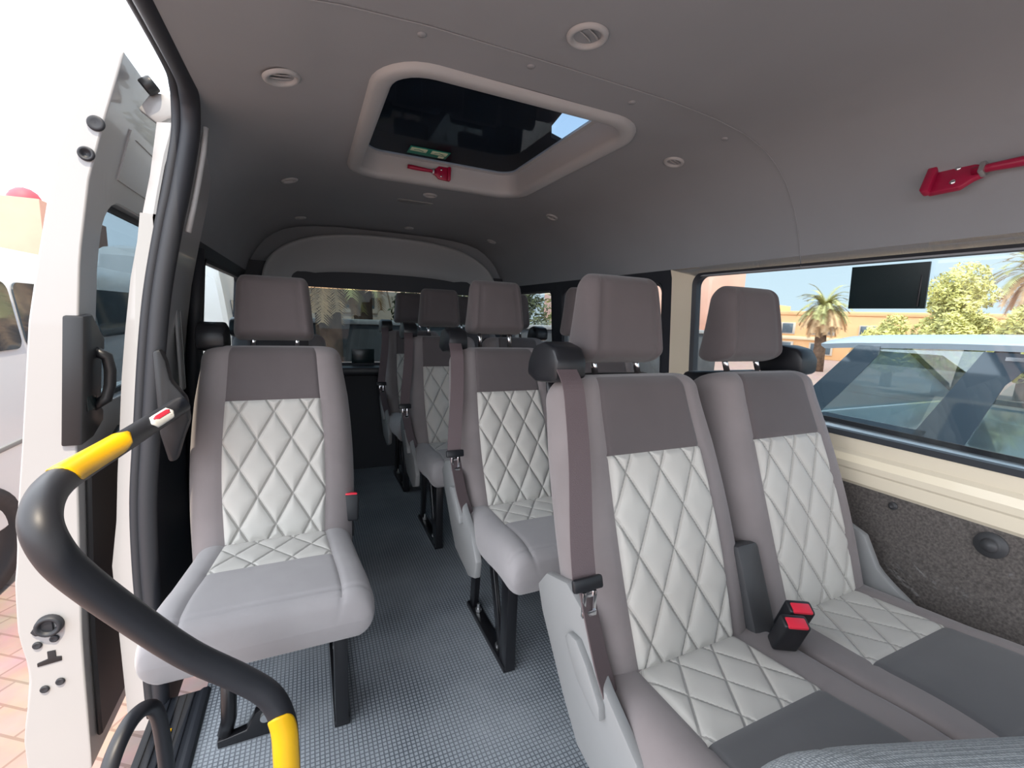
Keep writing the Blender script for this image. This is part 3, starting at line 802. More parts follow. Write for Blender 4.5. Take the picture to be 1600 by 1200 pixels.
vent(-.050, 2.08, .8, 'small round vent on the door side behind the hatch', .1)
vent(.523, 2.10, .8, 'round vent centred behind the hatch')
vent(.60, 2.95, .75, 'farthest round vent on the centre line')
vent(-.02, 2.90, .75, 'farthest small round vent on the door side')
dl = box('ceiling_label', (.49, 2.27, roofz(.49)-.001), (.17, .05, .003), 'greyplas', None, .001); tag(dl, 'thin grey strip label on the headliner behind the hatch', 'label')
# headliner clips
def clip(x, y, label):
    c = lathe('headliner_clip', [(.009, .0005), (.0085, -.0015), (.004, -.0025), (.0005, -.0028)], 'ceil', None, 20); c.location = (x, y, roofz(x)-.0003); tag(c, label, 'clip', 'small round clips along the headliner seam')
    sl = (roofz(x+.01)-roofz(x-.01))/.02; c.rotation_euler = (0, -math.atan(sl), 0)
clip(.216, .945, 'headliner clip by the front left corner of the hatch'); clip(.452, .945, 'headliner clip below the nearest ceiling vent')
clip(.74, .965, 'headliner clip at the front right corner of the hatch'); clip(1.065, .965, 'headliner clip near the seam bend above the window')
# ------------------------------------------------------------------ screens on the glass
def film(name, y0, y1, z0, z1, label):
    r = sheet(name, y0, y1, z0, z1, None, lambda u, v, l: (CX+sidex(v)+.012+.005*l, u, v), 'screen', cuts=1)
    box('screen_bezel', (CX+sidex((z0+z1)/2)+.012, y0+.014, (z0+z1)/2), (.004, .004, z1-z0-.01), 'black', r, .001)
    tag(r, label, 'window screen')
film('window_screen', .600, .775, 1.178, 1.292, 'dark rectangular screen hanging at the top of the large side window')
bs = box('window_screen', (.343, YB-.005, .812), (.150, .008, .098), 'screen', None, .003); tag(bs, 'small dark rectangular screen at the bottom of the rear window', 'window screen')
# ------------------------------------------------------------------ door opening: seal, jamb, sill
def lx(z): return CX-sidex(z) if z < 1.3 else CX-interp([(1.30, .862), (1.34, .85), (1.40, .83), (1.475, .788), (1.53, .745), (1.6, .645)], z)
SO = [(-.06, -.442), (.1, -.442), (.39, -.443), (.57, -.438), (.74, -.419), (.91, -.402), (1.07, -.381), (1.23, -.356), (1.34, -.328), (1.45, -.304), (1.54, -.287), (1.70, -.28)]
def opening_path(dx, y, dz=0, n=6):
    P = [(interp(SO, z)+dx, y, z) for z in (-.04, .2, .4, .6, .8, 1.0, 1.15, 1.3, 1.38, 1.46, 1.53)]
    P += [(-.283+dx, y-.01, 1.585-dz), (-.278+dx, y-.04, 1.617-dz), (-.272+dx, y-.12, 1.632-dz), (-.270+dx, y-.4, 1.635-dz), (-.270+dx, y-.9, 1.635-dz), (-.270+dx, y-1.6, 1.635-dz), (-.270+dx, Y0, 1.635-dz)]
    return cr(P, n)
sl1 = tube('door_seal', opening_path(.037, YD-.010, .012), .0205, 'rubber', None, 14); tag(sl1, 'thick black rubber seal running around the side door opening', 'door seal')
tube('seal_lip', opening_path(.010, YD-.006, -.004), .0125, 'rubber', sl1, 12)
tube('seal_edge_trim', [(interp(SO, z)+.066, YD+.006, z) for z in (1.30, 1.36, 1.42, 1.50, 1.56)], .007, 'trimgrey', sl1, 10)
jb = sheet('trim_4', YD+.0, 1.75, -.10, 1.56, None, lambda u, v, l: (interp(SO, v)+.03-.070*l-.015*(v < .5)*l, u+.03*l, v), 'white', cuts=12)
tag(jb, 'cream painted body jamb just behind the side door seal', 'door jamb', kind='structure')
sill = empty('door_sill', (0, 0, 0)); tag(sill, 'black ribbed step plate along the floor edge at the door', 'door sill')
prism('sill_plate', [(-.42, -.006), (-.42, .002), (-.315, .004), (-.305, .010), (-.292, .010), (-.285, -.006)], 'y', -.2, 1.41, 'rubber', sill, .001)
for k in range(5):
    x = -.405+k*.019
    box('sill_rib', (x, .605, .004), (.007, 1.60, .005), 'rubber', sill, .001)
yd = prism('step_marking', [(-.375, 1.245), (-.355, 1.245), (-.355, 1.29), (-.375, 1.29)], 'z', .006, .0085, 'yellow', sill, .0005)
# rubber sheathed pillar behind the seal and the beige pillar recess
pp = prism('trim_6', [(1.60, 1.28), (1.60, .86), (1.645, .86), (1.645, 1.28)], 'x', CX-.872, CX-.866, 'trimgrey', None, .006); tag(pp, 'narrow pressed recess in the cream pillar', 'pillar panel', kind='structure')
tb = tube('trim_7', [(lx(z)+.02, 1.795, z) for z in (.1, .5, .84, 1.1, 1.30)], .022, 'rubber', None, 12); tag(tb, 'black rubber edge between pillar and rear side window', 'edge trim', kind='structure')
# ------------------------------------------------------------------ sliding door, slid back
XO = [(-.15, -.690), (.0, -.690), (.10, -.672), (.18, -.660), (.278, -.674), (.42, -.668), (.50, -.655), (.56, -.652), (.61, -.645), (.767, -.623), (1.068, -.584), (1.213, -.555), (1.356, -.526), (1.455, -.500), (1.599, -.452), (1.657, -.429), (1.70, -.405)]
XI = [(-.15, -.566), (-.04, -.563), (.244, -.556), (.758, -.524), (1.0, -.503), (1.219, -.481), (1.395, -.452), (1.54, -.412), (1.62, -.388), (1.70, -.365)]
door = empty('door_1', (0, 0, 0)); tag(door, 'cream sliding door slid open outside the van, edge with latch toward the camera', 'sliding door', kind='structure')
DY0, DY1 = 1.40, 2.52
def dmap(u, v, l):
    z = v; x = interp(XO, z) if l else interp(XI, z)
    return (x, u+.02*max(0, z-1.2), z)
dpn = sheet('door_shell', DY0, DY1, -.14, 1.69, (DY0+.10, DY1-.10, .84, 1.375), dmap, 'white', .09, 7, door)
dpn.modifiers.new('b', 'BEVEL').width = .012; dpn.modifiers['b'].segments = 3; dpn.modifiers['b'].limit_method = 'ANGLE'
gl = sheet('door_glass', DY0+.10, DY1-.10, .835, 1.38, None, lambda u, v, l: (interp(XI, v)-.045-.005*l, u, v), 'glassd', cuts=4, parent=door)
fr_ = sheet('glass_rubber', DY0+.085, DY1-.085, .825, 1.39, (DY0+.115, DY1-.115, .855, 1.36), lambda u, v, l: (interp(XI, v)-.036+.010*l, u, v), 'rubber', .085, 4, door)
# inner lower lining with film and glass-like upper recess
lin = sheet('door_lining', DY0+.035, DY1-.04, -.08, .70, None, lambda u, v, l: (interp(XI, v)+.001+.012*l, u, v), 'black', cuts=4, parent=door)
lin.modifiers.new('b', 'BEVEL').width = .006
rec = sheet('upper_recess', DY0+.14, DY1-.2, 1.43, 1.56, (DY0+.155, DY1-.215, 1.442, 1.548), lambda u, v, l: (interp(XI, v)+.004*l, u+.02*(v-1.2), v), 'white', .035, 2, door)
# leading edge hardware
def disc(name, x, z, r, m, parent, depth=.006, y=DY0, inner=None):
    o = lathe(name, [(r*1.0, 0), (r*.97, -depth*.6), (r*.80, -depth), (r*.55, -depth*.8), (.0005, -depth*.75)] if not inner else [(r, 0), (r*.97, -depth*.7), (r*.82, -depth), (r*.62, -depth*.85), (r*.5, depth*.2), (.0005, depth*.3)], m, parent, 24,
        Matrix.Translation((x, y-.001, z)) @ Matrix.Rotation(-PI/2, 4, 'X'))
    return o
disc('rubber_plug', -.430, 1.520, .017, 'rubber', door, .006, DY0+.006); disc('rubber_plug', -.452, 1.450, .016, 'rubber', door, .006, DY0+.004, True)
st = disc('door_stopper', -.612, .305, .028, 'rubber', door, .016, DY0, True)
prism('stopper_wing', [(-.648, .295), (-.640, .283), (-.605, .282), (-.605, .328), (-.630, .322)], 'y', DY0-.008, DY0, 'rubber', st, .002)
lp_ = prism('latch_slot', [(-.645, .205), (-.645, .195), (-.598, .200), (-.598, .212), (-.608, .214), (-.608, .232), (-.624, .232), (-.624, .212)], 'y', DY0-.0025, DY0+.002, 'black', door, .001)
for x, z in ((-.640, .255), (-.607, .265), (-.637, .130), (-.606, .142)):
    d = disc('screw', x, z, .0095, 'rubber', door, .005)
# inner pull handle: back plate, recess, grip
hp = prism('door_handle', [(1.391, 1.080), (1.440, 1.085), (1.500, 1.035), (1.520, 1.020), (1.520, .985), (1.505, .975), (1.505, .84), (1.520, .83), (1.520, .80), (1.46, .770), (1.391, .765)], 'x', -.532, -.492, 'black', door, .005)
for v in hp.data.vertices: v.co.x += interp(XI, v.co.z)+.505
tube('handle_grip', [(interp(XI, z)+o, y, z) for z, y, o in ((.995, 1.470, .002), (.975, 1.480, .030), (.94, 1.483, .036), (.90, 1.483, .036), (.865, 1.480, .030), (.845, 1.470, .002))], .013, 'black', hp, 12)
box('handle_recess', (interp(XI, .92)+.008, 1.44, .92), (.004, .05, .15), 'screen', hp, .001)
box('lock_lever', (-.500, 1.56, .735), (.02, .12, .030), 'black', door, .008, (.35, 0, 0))
# roller arm at the top of the door
arm = empty('door_roller_arm', (0, 0, 0)); tag(arm, 'cream bracket with dark roller at the top corner of the sliding door', 'roller arm')
prism('arm_plate', [(-.375, 1.60), (-.345, 1.645), (-.27, 1.655), (-.245, 1.63), (-.27, 1.60), (-.31, 1.59), (-.335, 1.57)], 'y', 1.50, 1.525, 'white', arm, .006)
lathe('roller', [(.002, -.014), (.018, -.014), (.020, -.010), (.020, .010), (.018, .014), (.002, .014)], 'black', arm, 20, Matrix.Translation((-.345, 1.49, 1.655)) @ Matrix.Rotation(.9, 4, 'Y'))
# ------------------------------------------------------------------ entry handrail
HR = [(-.300, 1.372, .862), (-.312, 1.348, .854), (-.333, 1.289, .841), (-.361, 1.121, .827), (-.365, .99, .83), (-.352, .875, .842), (-.339, .800, .842), (-.329, .760, .822), (-.317, .752, .785), (-.302, .767, .737), (-.262, .800, .646), (-.199, .830, .536), (-.125, .845, .450), (-.082, .845, .398), (-.062, .838, .343), (-.058, .833, .278), (-.058, .833, .12), (-.058, .833, .0)]
hr = empty('entry_handrail', (-.058, .833, 0)); tag(hr, 'thick black padded entry handrail with yellow grips bending across the doorway', 'handrail')
def rel(P, o): return [Vector(p)-o.location for p in P]
C_ = cr(HR, 10)
tube('rail_tube', rel(C_, hr), .0222, 'foam', hr, 28)
def half_sleeve(name, seg, up, r, m, parent, a0=-80, a1=80):
    vs = []; fs = []; n = 14
    L = len(seg)
    for i, p in enumerate(seg):
        T = (seg[min(i+1, L-1)]-seg[max(i-1, 0)]).normalized(); u = Vector(up); u = (u-T*u.dot(T)).normalized(); w = T.cross(u)
        t = i/(L-1); k = min(1, min(t, 1-t)*6); kk = math.sqrt(max(0, 1-(1-k)**2))*.9+.1
        for j in range(n+1):
            a = math.radians((a0+(a1-a0)*j/n)*kk); vs.append(p+r*(u*math.cos(a)+w*math.sin(a)))
    for i in range(L-1):
        for j in range(n): fs.append((i*(n+1)+j, i*(n+1)+j+1, (i+1)*(n+1)+j+1, (i+1)*(n+1)+j))
    o = obj(name, vs, fs, m, parent); md = o.modifiers.new('s', 'SOLIDIFY'); md.thickness = .0016; md.offset = 0; return o
seg = [p for p in C_ if .865 < p.y < 1.16 and p.z > .8 and p.x < -.33]
half_sleeve('yellow_grip', rel(seg, hr), (.5, -.35, 1), .0231, 'yellow', hr)
seg = [p for p in C_ if p.z < .372]; 
half_sleeve('yellow_grip', rel(seg, hr), (-.1, -1, .0), .0231, 'yellow', hr, -75, 75)
seg = [p for p in C_ if 1.215 < p.y < 1.325 and p.z > .8]
def label_wrap():
    o = half_sleeve('warning_label', rel(seg, hr), (.75, -.5, .5), .0231, 'paper', hr, -38, 38)
    o2 = half_sleeve('warning_stripe', rel(seg[1:-1], hr), (.55, -.5, .72), .0237, 'redink', o, -16, 10)
    k = 0
    for a in (-.32, -.05, .22):
        u = Vector((.78, -.5, .45-a)).normalized()
        P = [p+u*.0241 for p in rel(seg[1:-1], hr)]
        for i in range(0, len(P)-1):
            A = P[i]; B = P[i].lerp(P[i+1], .72); ribbon('warning_text', [A, B], (0, 0, 1), .0022, .0004, 'ink', o)
label_wrap()
plate = prism('mount_plate', [(-.352, 1.000), (-.335, 1.006), (-.325, .975), (-.318, .925), (-.288, .88), (-.284, .82), (-.300, .775), (-.318, .715), (-.335, .712), (-.350, .79)], 'y', 1.362, 1.395, 'black', hr, .008)
for v in plate.data.vertices: v.co -= hr.location
lr = empty('lower_grab_rail', (-.36, .80, 0)); tag(lr, 'slim black grab rail looping up beside the step at the bottom left', 'grab rail')
LR = [(-.352, .78, .0), (-.345, .82, .20), (-.330, .86, .32), (-.315, .91, .362), (-.300, .955, .355), (-.292, .985, .31), (-.290, 1.0, .20), (-.290, 1.01, .0)]
tube('rail_tube', rel(cr(LR, 8), lr), .0135, 'foam', lr, 16)
# ------------------------------------------------------------------ cab: near front seat, front pillar
def front_seat():
    r = empty('front_seat', (.605, .0, 0), -.34); tag(r, 'grey knitted backrest of the front seat in the near bottom right corner', 'front seat')
    rows = [0, .004, .01, .02, .035, .05]+frange(.07, .15, .02)+[.165, .18, .195, .21, .22, .228, .234, .238, .241, .243]
    loft(rows, .17, lambda s: .33, lambda s: .24, lambda s: Vector((0, .182, .510))+Vector((0, -.10, 1)).normalized()*s, lambda s: Vector((0, 1, .10)).normalized(), 20, (.05, .09, 1.0, .11), (1, 1), .0,
        names=['backrest'], mats=['mesh'], parent=r)
    box('seat_stem', (0, .06, .44), (.36, .06, .18), 'black', r, .02); box('seat_base', (0, -.22, .30), (.50, .50, .16), 'mesh', r, .05); box('seat_pedestal', (0, -.28, .11), (.44, .40, .22), 'black', r, .01)
    return r
front_seat()
# ------------------------------------------------------------------ on the roof
au = empty('rooftop_unit', (.4, 1.4, 1.72)); tag(au, 'black rooftop unit seen through the roof hatch glass', 'rooftop unit')
prism('unit_housing', [(x-.4, y-1.4) for x, y in ((-.05, .9), (.655, .9), (.69, 1.24), (.745, 1.31), (.765, 1.42), (.81, 1.50), (.95, 1.56), (1.15, 1.62), (1.15, 2.3), (-.05, 2.3))], 'z', .035, .052, 'acbox', au, .003)
box('unit_cowl', (-.08, .1, .145), (.45, .9, .19), 'acbox', au, .03)
box('sun_block_plate', (.12, -.30, .25), (1.15, .80, .03), 'acbox', au, .008); box('sun_block_bracket', (-.1, -.3, .22), (.4, .3, .05), 'acbox', au, .01)  # added unseen plate and bracket, keep direct sun out of the hatch

# ------------------------------------------------------------------ outside
GZ = -.65
gd = sheet('ground', -60, 80, -40, 90, None, lambda u, v, l: (u, v, GZ-.2*l), 'paver', cuts=1); tag(gd, 'red brick paving', 'ground', kind='structure')
# silver blue SUV beside the window; nose toward -y
def suv():
    r = empty('parked_suv', (2.45, 1.5, GZ)); tag(r, 'silver blue SUV parked close outside the large side window', 'car')
    O = Vector((2.45, 1.5, GZ))
    def sec(y):   # lower body outline half shapes, returns list of (x,z) absolute
        k = max(0, 1-(1.56-y)/.25) if y > 1.31 else 0
        return k
    # lower body
    ys = [1.58, 1.56, 1.48, 1.2, .4, -.6, -1.6, -2.4, -2.75, -2.8]
    prof = [(.10, -.30), (.03, -.25), (0, .0), (-.015, .25), (.0, .44), (.03, .60), (.06, .655)]
    vs = []; fs = []
    for i, y in enumerate(ys):
        ins = .10 if i in (0, len(ys)-1) else (.03 if i in (1, len(ys)-2) else 0)
        drop = 0 if y > -1.2 else (.0 if y > -1.3 else .04)
        ring = [(2.40+a+ins, z-(drop if z > .4 else 0)) for a, z in prof]+[(4.30-a-ins, z-(drop if z > .4 else 0)) for a, z in reversed(prof)]
        vs += [Vector((x, y, z))-O for x, z in ring]
    n = 14
    for i in range(len(ys)-1):
        for j in range(n): fs.append((i*n+j, i*n+(j+1) % n, (i+1)*n+(j+1) % n, (i+1)*n+j))
    fs += [tuple(range(n))[::-1], tuple((len(ys)-1)*n+j for j in range(n))]
    b = obj('car_body', vs, fs, 'suv', r, True); b.data.set_sharp_from_angle(angle=math.radians(35))
    # roof slab with rear spoiler
    vs = []; fs = []
    ry = [(1.52, .00, 1.050), (1.50, .0, 1.060), (1.35, .0, 1.075), (1.0, 0, 1.095), (.4, 0, 1.115), (-.4, 0, 1.125), (-1.0, 0, 1.09)]
    R_ = [(2.56, -.045), (2.555, -.02), (2.60, .0), (2.8, .025), (3.35, .035), (3.9, .025), (4.10, .0), (4.145, -.02), (4.14, -.045), (3.35, -.03)]
    for y, a, z in ry:
        for x, dz in R_: vs.append(Vector((x, y, z+dz*(.5 if y > 1.51 else 1)))-O)
    n = len(R_)
    for i in range(len(ry)-1):
        for j in range(n): fs.append((i*n+j, i*n+(j+1) % n, (i+1)*n+(j+1) % n, (i+1)*n+j))
    fs += [tuple(range(n)), tuple((len(ry)-1)*n+j for j in range(n))[::-1]]
    rf = obj('car_roof', vs, fs, 'suv', r, True); rf.data.set_sharp_from_angle(angle=math.radians(35))
    # side glass plane: x from 2.455 at z .655 to 2.56 at z 1.045
    def sx(z): return 2.455+(z-.655)*(.105/.39)
    def quad(name, P, m, side=1, off=0., th=.006, par=r):
        if side > 0: A = [Vector((sx(z)+off, y, z))-O for y, z in P]; B = [Vector((sx(z)+off+th, y, z))-O for y, z in P]
        else: A = [Vector((6.70-sx(z)-off, y, z))-O for y, z in P]; B = [Vector((6.70-sx(z)-off-th, y, z))-O for y, z in P]
        n = len(P); return obj(name, A+B, [tuple(range(n)), tuple(range(2*n-1, n-1, -1))]+[(i, n+i, n+(i+1) % n, (i+1) % n) for i in range(n)], m, par, False)
    for sd in (1, -1):
        quad('quarter_window', [(1.50, .66), (1.44, .78), (1.33, .95), (1.26, 1.03), (.86, 1.05), (.98, .655)], 'glassc', sd)
        quad('rear_pillar', [(1.54, .655), (1.44, .655), (1.35, .80), (1.24, 1.0), (1.24, 1.045), (1.34, 1.045), (1.50, .80)], 'carglassd', sd, -.004)
        quad('quarter_surround', [(1.46, .650), (1.40, .690), (.97, .690), (.98, .650)], 'carglassd', sd, -.004)
        quad('middle_pillar', [(1.02, .655), (.87, 1.05), (.70, 1.05), (.78, .92), (.84, .655)], 'carglassd', sd, -.004)
        quad('door_window', [(.84, .66), (.78, .90), (.70, 1.02), (-.05, 1.04), (-.05, .655)], 'glassc', sd)
        quad('window_rail', [(.80, 1.02), (.80, 1.035), (-.95, 1.05), (-.95, 1.035)], 'chrome', sd, -.006)
        quad('front_pillar', [(-.05, .655), (-.05, 1.05), (-.16, 1.05), (-.16, .655)], 'carglassd', sd, -.004)
        quad('door_window', [(-.16, .655), (-.16, 1.045), (-.85, 1.04), (-1.35, .655)], 'glassc', sd)
        ribbon('belt_moulding', [Vector(((sx(.655) if sd > 0 else 6.70-sx(.655))-.008*sd, y, z))-O for y, z in ((1.48, .662), (.9, .655), (0, .648), (-1.3, .645))], (0, 0, 1), .022, .012, 'black', r)
        for y in (.93, -.10): ribbon('door_gap', [Vector(((2.40 if sd > 0 else 4.30)-.001*sd+.06*sd, y, .655))-O, Vector(((2.395 if sd > 0 else 4.305), y-.01, .35))-O], (0, 1, 0), .008, .006, 'black', r)
        for y in (.72, -1.95):
            w = lathe('wheel', [(.02, .0), (.20, .02), (.25, .0), (.34, -.02), (.365, .02), (.365, .20), (.34, .24), (.1, .24)], 'rubber', r, 32, Matrix.Translation(Vector((2.39 if sd > 0 else 4.31, y, -.285))-O) @ Matrix.Rotation(PI/2*sd, 4, 'Y'))
            lathe('wheel_rim', [(.001, -.012), (.06, -.012), (.22, .0), (.25, -.014)], 'steel', w, 24, Matrix.Translation(Vector((2.385 if sd > 0 else 4.315, y, -.285))-O) @ Matrix.Rotation(PI/2*sd, 4, 'Y'))
    # tailgate glass, windscreen
    for nme, P in (('tailgate_glass', [(2.50, 1.53, .66), (4.20, 1.53, .66), (4.10, 1.38, 1.045), (2.60, 1.38, 1.045)]), ('windscreen', [(2.52, -1.60, .64), (4.18, -1.60, .64), (4.08, -.98, 1.06), (2.62, -.98, 1.06)])):
        A = [Vector(p)-O for p in P]; B = [v+Vector((0, -.008 if P[0][1] > 0 else .008, 0)) for v in A]
        obj(nme, A+B, [(0, 1, 2, 3), (7, 6, 5, 4), (0, 4, 5, 1), (1, 5, 6, 2), (2, 6, 7, 3), (3, 7, 4, 0)], 'glassc', r, False)
    for x in (2.75, 3.60): box('car_seat', Vector((x+.2, .42, .48))-O, (.50, .14, .62), 'black', r, .05, (-.25, 0, 0))
    box('cargo_cover', Vector((3.35, 1.1, .62))-O, (1.6, .75, .02), 'black', r, .005)
    return r
suv()
# vans parked on the door side
def van(x0, x1, y0, y1, h, label, band=(1.22, .78)):
    r = empty('parked_van', ((x0+x1)/2, (y0+y1)/2, GZ)); O = r.location.copy(); tag(r, label, 'van')
    ys = [y0, y0+.04, y0+.18, (y0+y1)/2, y1-.18, y1-.04, y1]
    vs = []; fs = []
    pr_ = [(.08, GZ+.25), (.0, GZ+.35), (.0, .30), (.02, .74), (.08, 1.26), (.16, h-.12), (.26, h-.04), (.42, h)]
    for i, y in enumerate(ys):
        q = .16 if i in (0, 6) else (.05 if i in (1, 5) else 0)
        ring = [(x1-a-q*.6, min(z, h-q)) for a, z in pr_]+[(x0+a+q*.6, min(z, h-q)) for a, z in reversed(pr_)]
        vs += [Vector((x, y, z))-O for x, z in ring]
    n = 16
    for i in range(6):
        for j in range(n): fs.append((i*n+j, i*n+(j+1) % n, (i+1)*n+(j+1) % n, (i+1)*n+j))
    fs += [tuple(range(n)), tuple(6*n+j for j in range(n))[::-1]]
    b = obj('van_body', vs, fs, 'vanw', r, True); b.data.set_sharp_from_angle(angle=math.radians(30))
    L = (y1-y0); yy = y0+.35; k = 0
    while yy+1.0 < y1-.15:
        P = rrect(yy, yy+1.18, band[1], band[0], .07, 5)
        fx = lambda z: x1-(.02+(z-.74)*.06/.52)
        A = [Vector((fx(z)+.004, y, z))-O for y, z in P]; B = [v+Vector((.01, 0, 0)) for v in A]; m_ = len(P)
        obj('van_window', A+B, [tuple(range(m_)), tuple(range(2*m_-1, m_-1, -1))]+[(i, m_+i, m_+(i+1) % m_, (i+1) % m_) for i in range(m_)], 'carglassd', r, False)
        yy += 1.24
    for y in (y0+.9, y1-.9):
        lathe('wheel', [(.02, .0), (.18, .02), (.22, .0), (.30, -.02), (.33, .02), (.33, .18), (.30, .22)], 'rubber', r, 28, Matrix.Translation(Vector((x1+.01, y, GZ+.33))-O) @ Matrix.Rotation(-PI/2, 4, 'Y'))
    box('side_moulding', Vector((x1+.004, (y0+y1)/2, .18))-O, (.012, L-.6, .03), 'greyplas', r, .003)
    return r
van(-3.6, -1.75, 2.6, 7.9, 1.50, 'white van with dark window band parked outside the open sliding door')
van(-2.95, -1.10, 8.5, 13.5, 1.95, 'white van parked close behind, seen through the rear side window')
def leaf_cloud(name, blobs, n, size, m, parent, seed):
    rnd = random.Random(seed); vs = []; fs = []
    tot = sum(b[3]*b[4]*b[5] for b in blobs)
    for (cx, cy, cz, rx, ry, rz) in blobs:
        for _ in range(int(n*rx*ry*rz/tot)):
            while True:
                d = Vector((rnd.uniform(-1, 1), rnd.uniform(-1, 1), rnd.uniform(-1, 1)))
                if .35 < d.length < 1: break
            d *= (.72+.28*rnd.random())/max(d.length, .6)*min(1, d.length+.25)
            p = Vector((cx+d.x*rx, cy+d.y*ry, cz+d.z*rz)); a = Vector((rnd.gauss(0, 1), rnd.gauss(0, 1), rnd.gauss(0, 1))).normalized(); b = a.orthogonal().normalized()
            s = size*rnd.uniform(.6, 1.4); k = len(vs)
            vs += [p-a*s, p+b*s*.45, p+a*s, p-b*s*.45]; fs.append((k, k+1, k+2, k+3))
    return obj(name, vs, fs, m, parent, False)
def tree(x, y, h, rad, m, label, seed, group='leafy trees beyond the car park', n=6000, size=.12, top=None):
    r = empty('leafy_tree', (x, y, GZ)); tag(r, label, 'tree', group); rnd = random.Random(seed)
    tube('trunk', [(0, 0, 0), (.1, .05, h*.3), (0, .1, h*.6)], [.16, .12, .07], 'bark', r, 10)
    bl = []
    for k in range(9):
        a = rnd.uniform(0, 2*PI); q = rnd.uniform(.1, .62)*rad; zz = h*rnd.uniform(.42, .80)
        bl.append((math.cos(a)*q, math.sin(a)*q, zz, rad*rnd.uniform(.35, .55), rad*rnd.uniform(.35, .55), rad*rnd.uniform(.3, .5)))
    bl.append((0, 0, h*.84, rad*.45, rad*.45, h*.16))
    bl.append((0, 0, h*.40, rad*.85, rad*.85, h*.22))
    leaf_cloud('foliage', bl, n, size, m, r, seed); return r
def palm(x, y, h, fl, label, seed, dry=.4, group='date palms', nf=46, droop=1.0, lw=.32):
    r = empty('date_palm', (x, y, GZ)); tag(r, label, 'palm tree', group); rnd = random.Random(seed)
    tube('trunk', [(0, 0, 0), (.03, 0, h*.4), (0, .03, h*.75), (0, 0, h)], [.26, .21, .20, .24], 'bark', r, 12)
    G = {'frond': [[], []], 'frondry': [[], []]}
    for k in range(nf):
        a = rnd.uniform(0, 2*PI); el = math.radians(rnd.uniform(-55, 80)); L = fl*rnd.uniform(.8, 1.1)
        key = 'frondry' if el < math.radians(-35+60*dry) else 'frond'
        vs, fs = G[key]
        d = Vector((math.cos(a)*math.cos(el), math.sin(a)*math.cos(el), math.sin(el))); p = Vector((0, 0, h)); N_ = 11; side = Vector((-math.sin(a), math.cos(a), 0))
        pts = []
        for i in range(N_):
            pts.append(p.copy()); p = p+d*L/N_; d = (d+Vector((0, 0, -.13*droop))).normalized()
        for i in range(1, N_-1):
            T = (pts[i+1]-pts[i-1]).normalized(); 
            for sdn in (-1, 1):
                for j in range(3):
                    q = pts[i].lerp(pts[i+1], j/3.0); ll = fl*lw*.55*(1-.55*abs(i/N_-.35))*rnd.uniform(.8, 1.1)
                    dd = (side*sdn*.85+T*.75+Vector((0, 0, -.15+.25*rnd.random()))).normalized(); w = T*.028*fl/2.2
                    n0 = len(vs); vs += [q-w, q+dd*ll, q+w]; fs.append((n0, n0+1, n0+2))
        n0 = len(vs)
        for q in pts: vs += [q-side*.02, q+side*.02]
        for i in range(N_-1): fs.append((n0+2*i, n0+2*i+1, n0+2*i+3, n0+2*i+2))
    for key, (vs, fs) in G.items():
        if vs: obj('green_fronds' if key == 'frond' else 'dry_fronds', vs, fs, key, r, False)
    return r
def building(name, c, size, rz, m, label, wins, cat='building', parapet=True):
    """box building with window rows; wins: list of (u, z, w, h) on the facade facing -x local"""
    r = empty(name, c, rz); tag(r, label, cat)
    sx_, sy_, sz = size
    box('wall', (0, 0, sz/2), (sx_, sy_, sz), m, r, .03)
    if parapet: box('parapet', (0, 0, sz+.12), (sx_+.12, sy_+.12, .24), m, r, .03)
    for (u, z, w, h) in wins:
        f = box('window', (-sx_/2-.02, u, z), (.10, w, h), 'stone', r, .01)
        box('pane', (-sx_/2-.075, u-w*.23, z), (.02, w*.38, h*.82), 'winglass', f, .005); box('pane', (-sx_/2-.075, u+w*.23, z), (.02, w*.38, h*.82), 'winglass', f, .005)
    return r
# right of the van: ochre two storey block, pink tower, palm, trees
b1 = building('low_building', (31.5, 13.0, GZ), (6, 19, 2.55), math.radians(16), 'ochre', 'ochre two storey building with cream window bays behind the date palm', [(6.5, 1.75, 1.5, .7), (4.3, 1.75, 1.2, .7), (6.5, .6, 1.5, .7), (4.3, .6, 1.2, .7), (8.6, 1.75, 1.2, .7), (8.6, .6, 1.2, .7), (2.2, 1.75, .8, .6)])
box('cream_band', (-3.03, 6.0, 1.18), (.14, 7.0, .20), 'cream', b1, .01); box('roof_block', (0, 8.3, 2.9), (3, 1.4, .7), 'ochre', b1, .02)
b2 = building('tall_building', (27.0, 29.2, GZ), (8, 9.0, 8.0), 0, 'pink', 'pink stepped tower block left of the ochre building', [(-2.5, z, 1.2, .9) for z in (1.4, 3.2, 5.0)]+[(0.5, z, 1.2, .9) for z in (1.4, 3.2, 5.0)])
box('balcony_slab', (-4.2, 0, 4.1), (1.0, 9.2, .35), 'pink', b2, .02); box('balcony_slab', (-4.2, 0, 2.2), (1.0, 9.2, .35), 'pink', b2, .02)
palm(19.5, 11.65, 2.60, 1.35, 'date palm with drooping dry fronds in front of the ochre building', 3, .75, nf=120, droop=1.6, lw=.36)
palm(25.5, 7.6, 4.2, 1.9, 'date palm at the far right behind the leafy trees', 5, .6, nf=90, droop=1.5)
tree(20.5, 7.75, 4.25, 1.45, 'leaf', 'tall yellow green tree right of the dark window screen', 11, n=11000, size=.075)
tree(18.0, 5.2, 2.7, 1.4, 'leaf', 'yellow green tree at the right end of the row', 14, n=8000, size=.075)
tree(17.2, 8.05, 2.35, .85, 'leaf', 'lower yellow green bush left of the tall tree', 12, n=6000, size=.07)
tree(16.2, 6.3, 2.4, .75, 'leaf', 'low yellow green bush below the tall tree', 15, n=6000, size=.07)
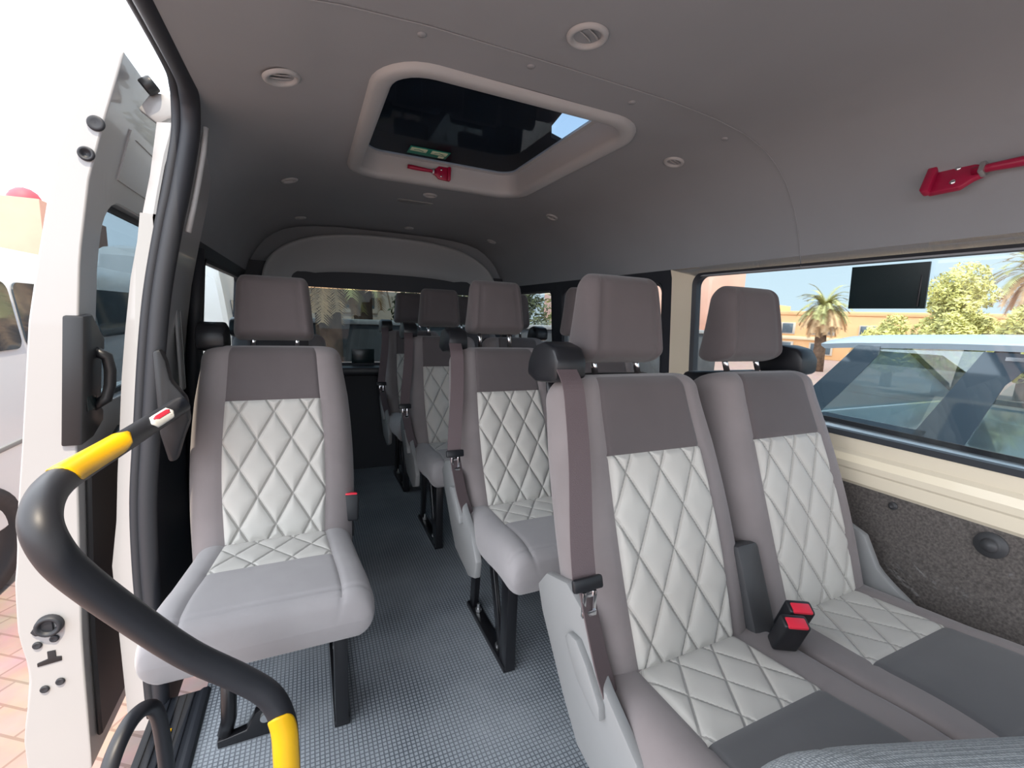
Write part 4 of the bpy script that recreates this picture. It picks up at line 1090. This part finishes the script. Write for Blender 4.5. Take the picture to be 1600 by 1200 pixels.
# beyond the rear window
fw_ = empty('boundary_wall', (3.0, 9.6, GZ)); tag(fw_, 'dark grey boundary wall behind the van', 'wall')
box('wall_block', (0, 0, .75), (16, .25, 1.50), 'fence', fw_, .02); box('coping', (0, 0, 1.55), (16, .36, .10), 'greyplas', fw_, .02)
building('pale_building', (1.5, 22, GZ), (12, 6, 6.5), -PI/2*0+PI/2, 'stone', 'pale stone building behind the boundary wall', [(-3, 2.6, 1.4, 1.8), (0, 2.6, 1.4, 1.8), (3, 2.6, 1.4, 1.8)])
palm(.30, 8.0, 2.75, 1.35, 'date palm with hanging fronds at the left of the rear window', 21, .2, nf=60, droop=1.5)
palm(1.15, 10.8, 3.2, 1.6, 'date palm seen through the middle of the rear window', 22, .7, nf=60, droop=1.5)
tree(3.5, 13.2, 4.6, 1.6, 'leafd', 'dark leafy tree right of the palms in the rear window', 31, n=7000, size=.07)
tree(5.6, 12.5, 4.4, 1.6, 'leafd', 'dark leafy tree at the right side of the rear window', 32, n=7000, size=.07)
tree(8.6, 13.0, 3.6, 1.9, 'leaf', 'sunlit yellow green tree seen between the rear seats', 33, n=8000, size=.09)
tree(11.6, 16.4, 3.6, 1.8, 'leaf', 'sunlit tree beyond the rear side window', 34, n=8000, size=.09)
building('pink_building', (16.0, 21.5, GZ), (6, 9, 4.5), -.3, 'pink', 'pink orange building beyond the second side window', [(-3, 1.2, 1.3, 1.0), (0, 1.2, 1.3, 1.0), (3, 1.2, 1.3, 1.0)])
van(1.75, 3.5, 6.0, 8.6, .50, 'white vehicle low behind the rear window', (.38, .08))
# door side far background
b5 = building('pink_house', (-18.6, 34, GZ), (14, 8, 6.5), 0, 'pink', 'pale pink building far behind the white van on the left', [], parapet=False)
dm = lathe('red_dome', [(.62, 0), (.60, .14), (.48, .36), (.28, .52), (.01, .60)], 'roofred', None, 28); dm.location = (-12.45, 30.8, GZ+6.5); tag(dm, 'dark red dome on top of the pale pink building', 'dome')
# round fasteners on the carpet lining
for y, z, r_, lb in ((.408, .640, .030, 'large round fastener cup on the carpet lining'), (.60, .655, .010, 'small round fastener on the carpet lining beside the seat')):
    f = lathe('lining_fastener', [(r_, 0), (r_*.97, -.006), (r_*.6, -.004), (r_*.5, -.010), (r_*.45, -.016), (.0005, -.018)], 'darkplas', None, 28); tag(f, lb, 'fastener')
    f.matrix_world = basis((0, 1, 0), (0, 0, 1), (1, 0, 0), (CX+sidex(z)-.005, y, z))
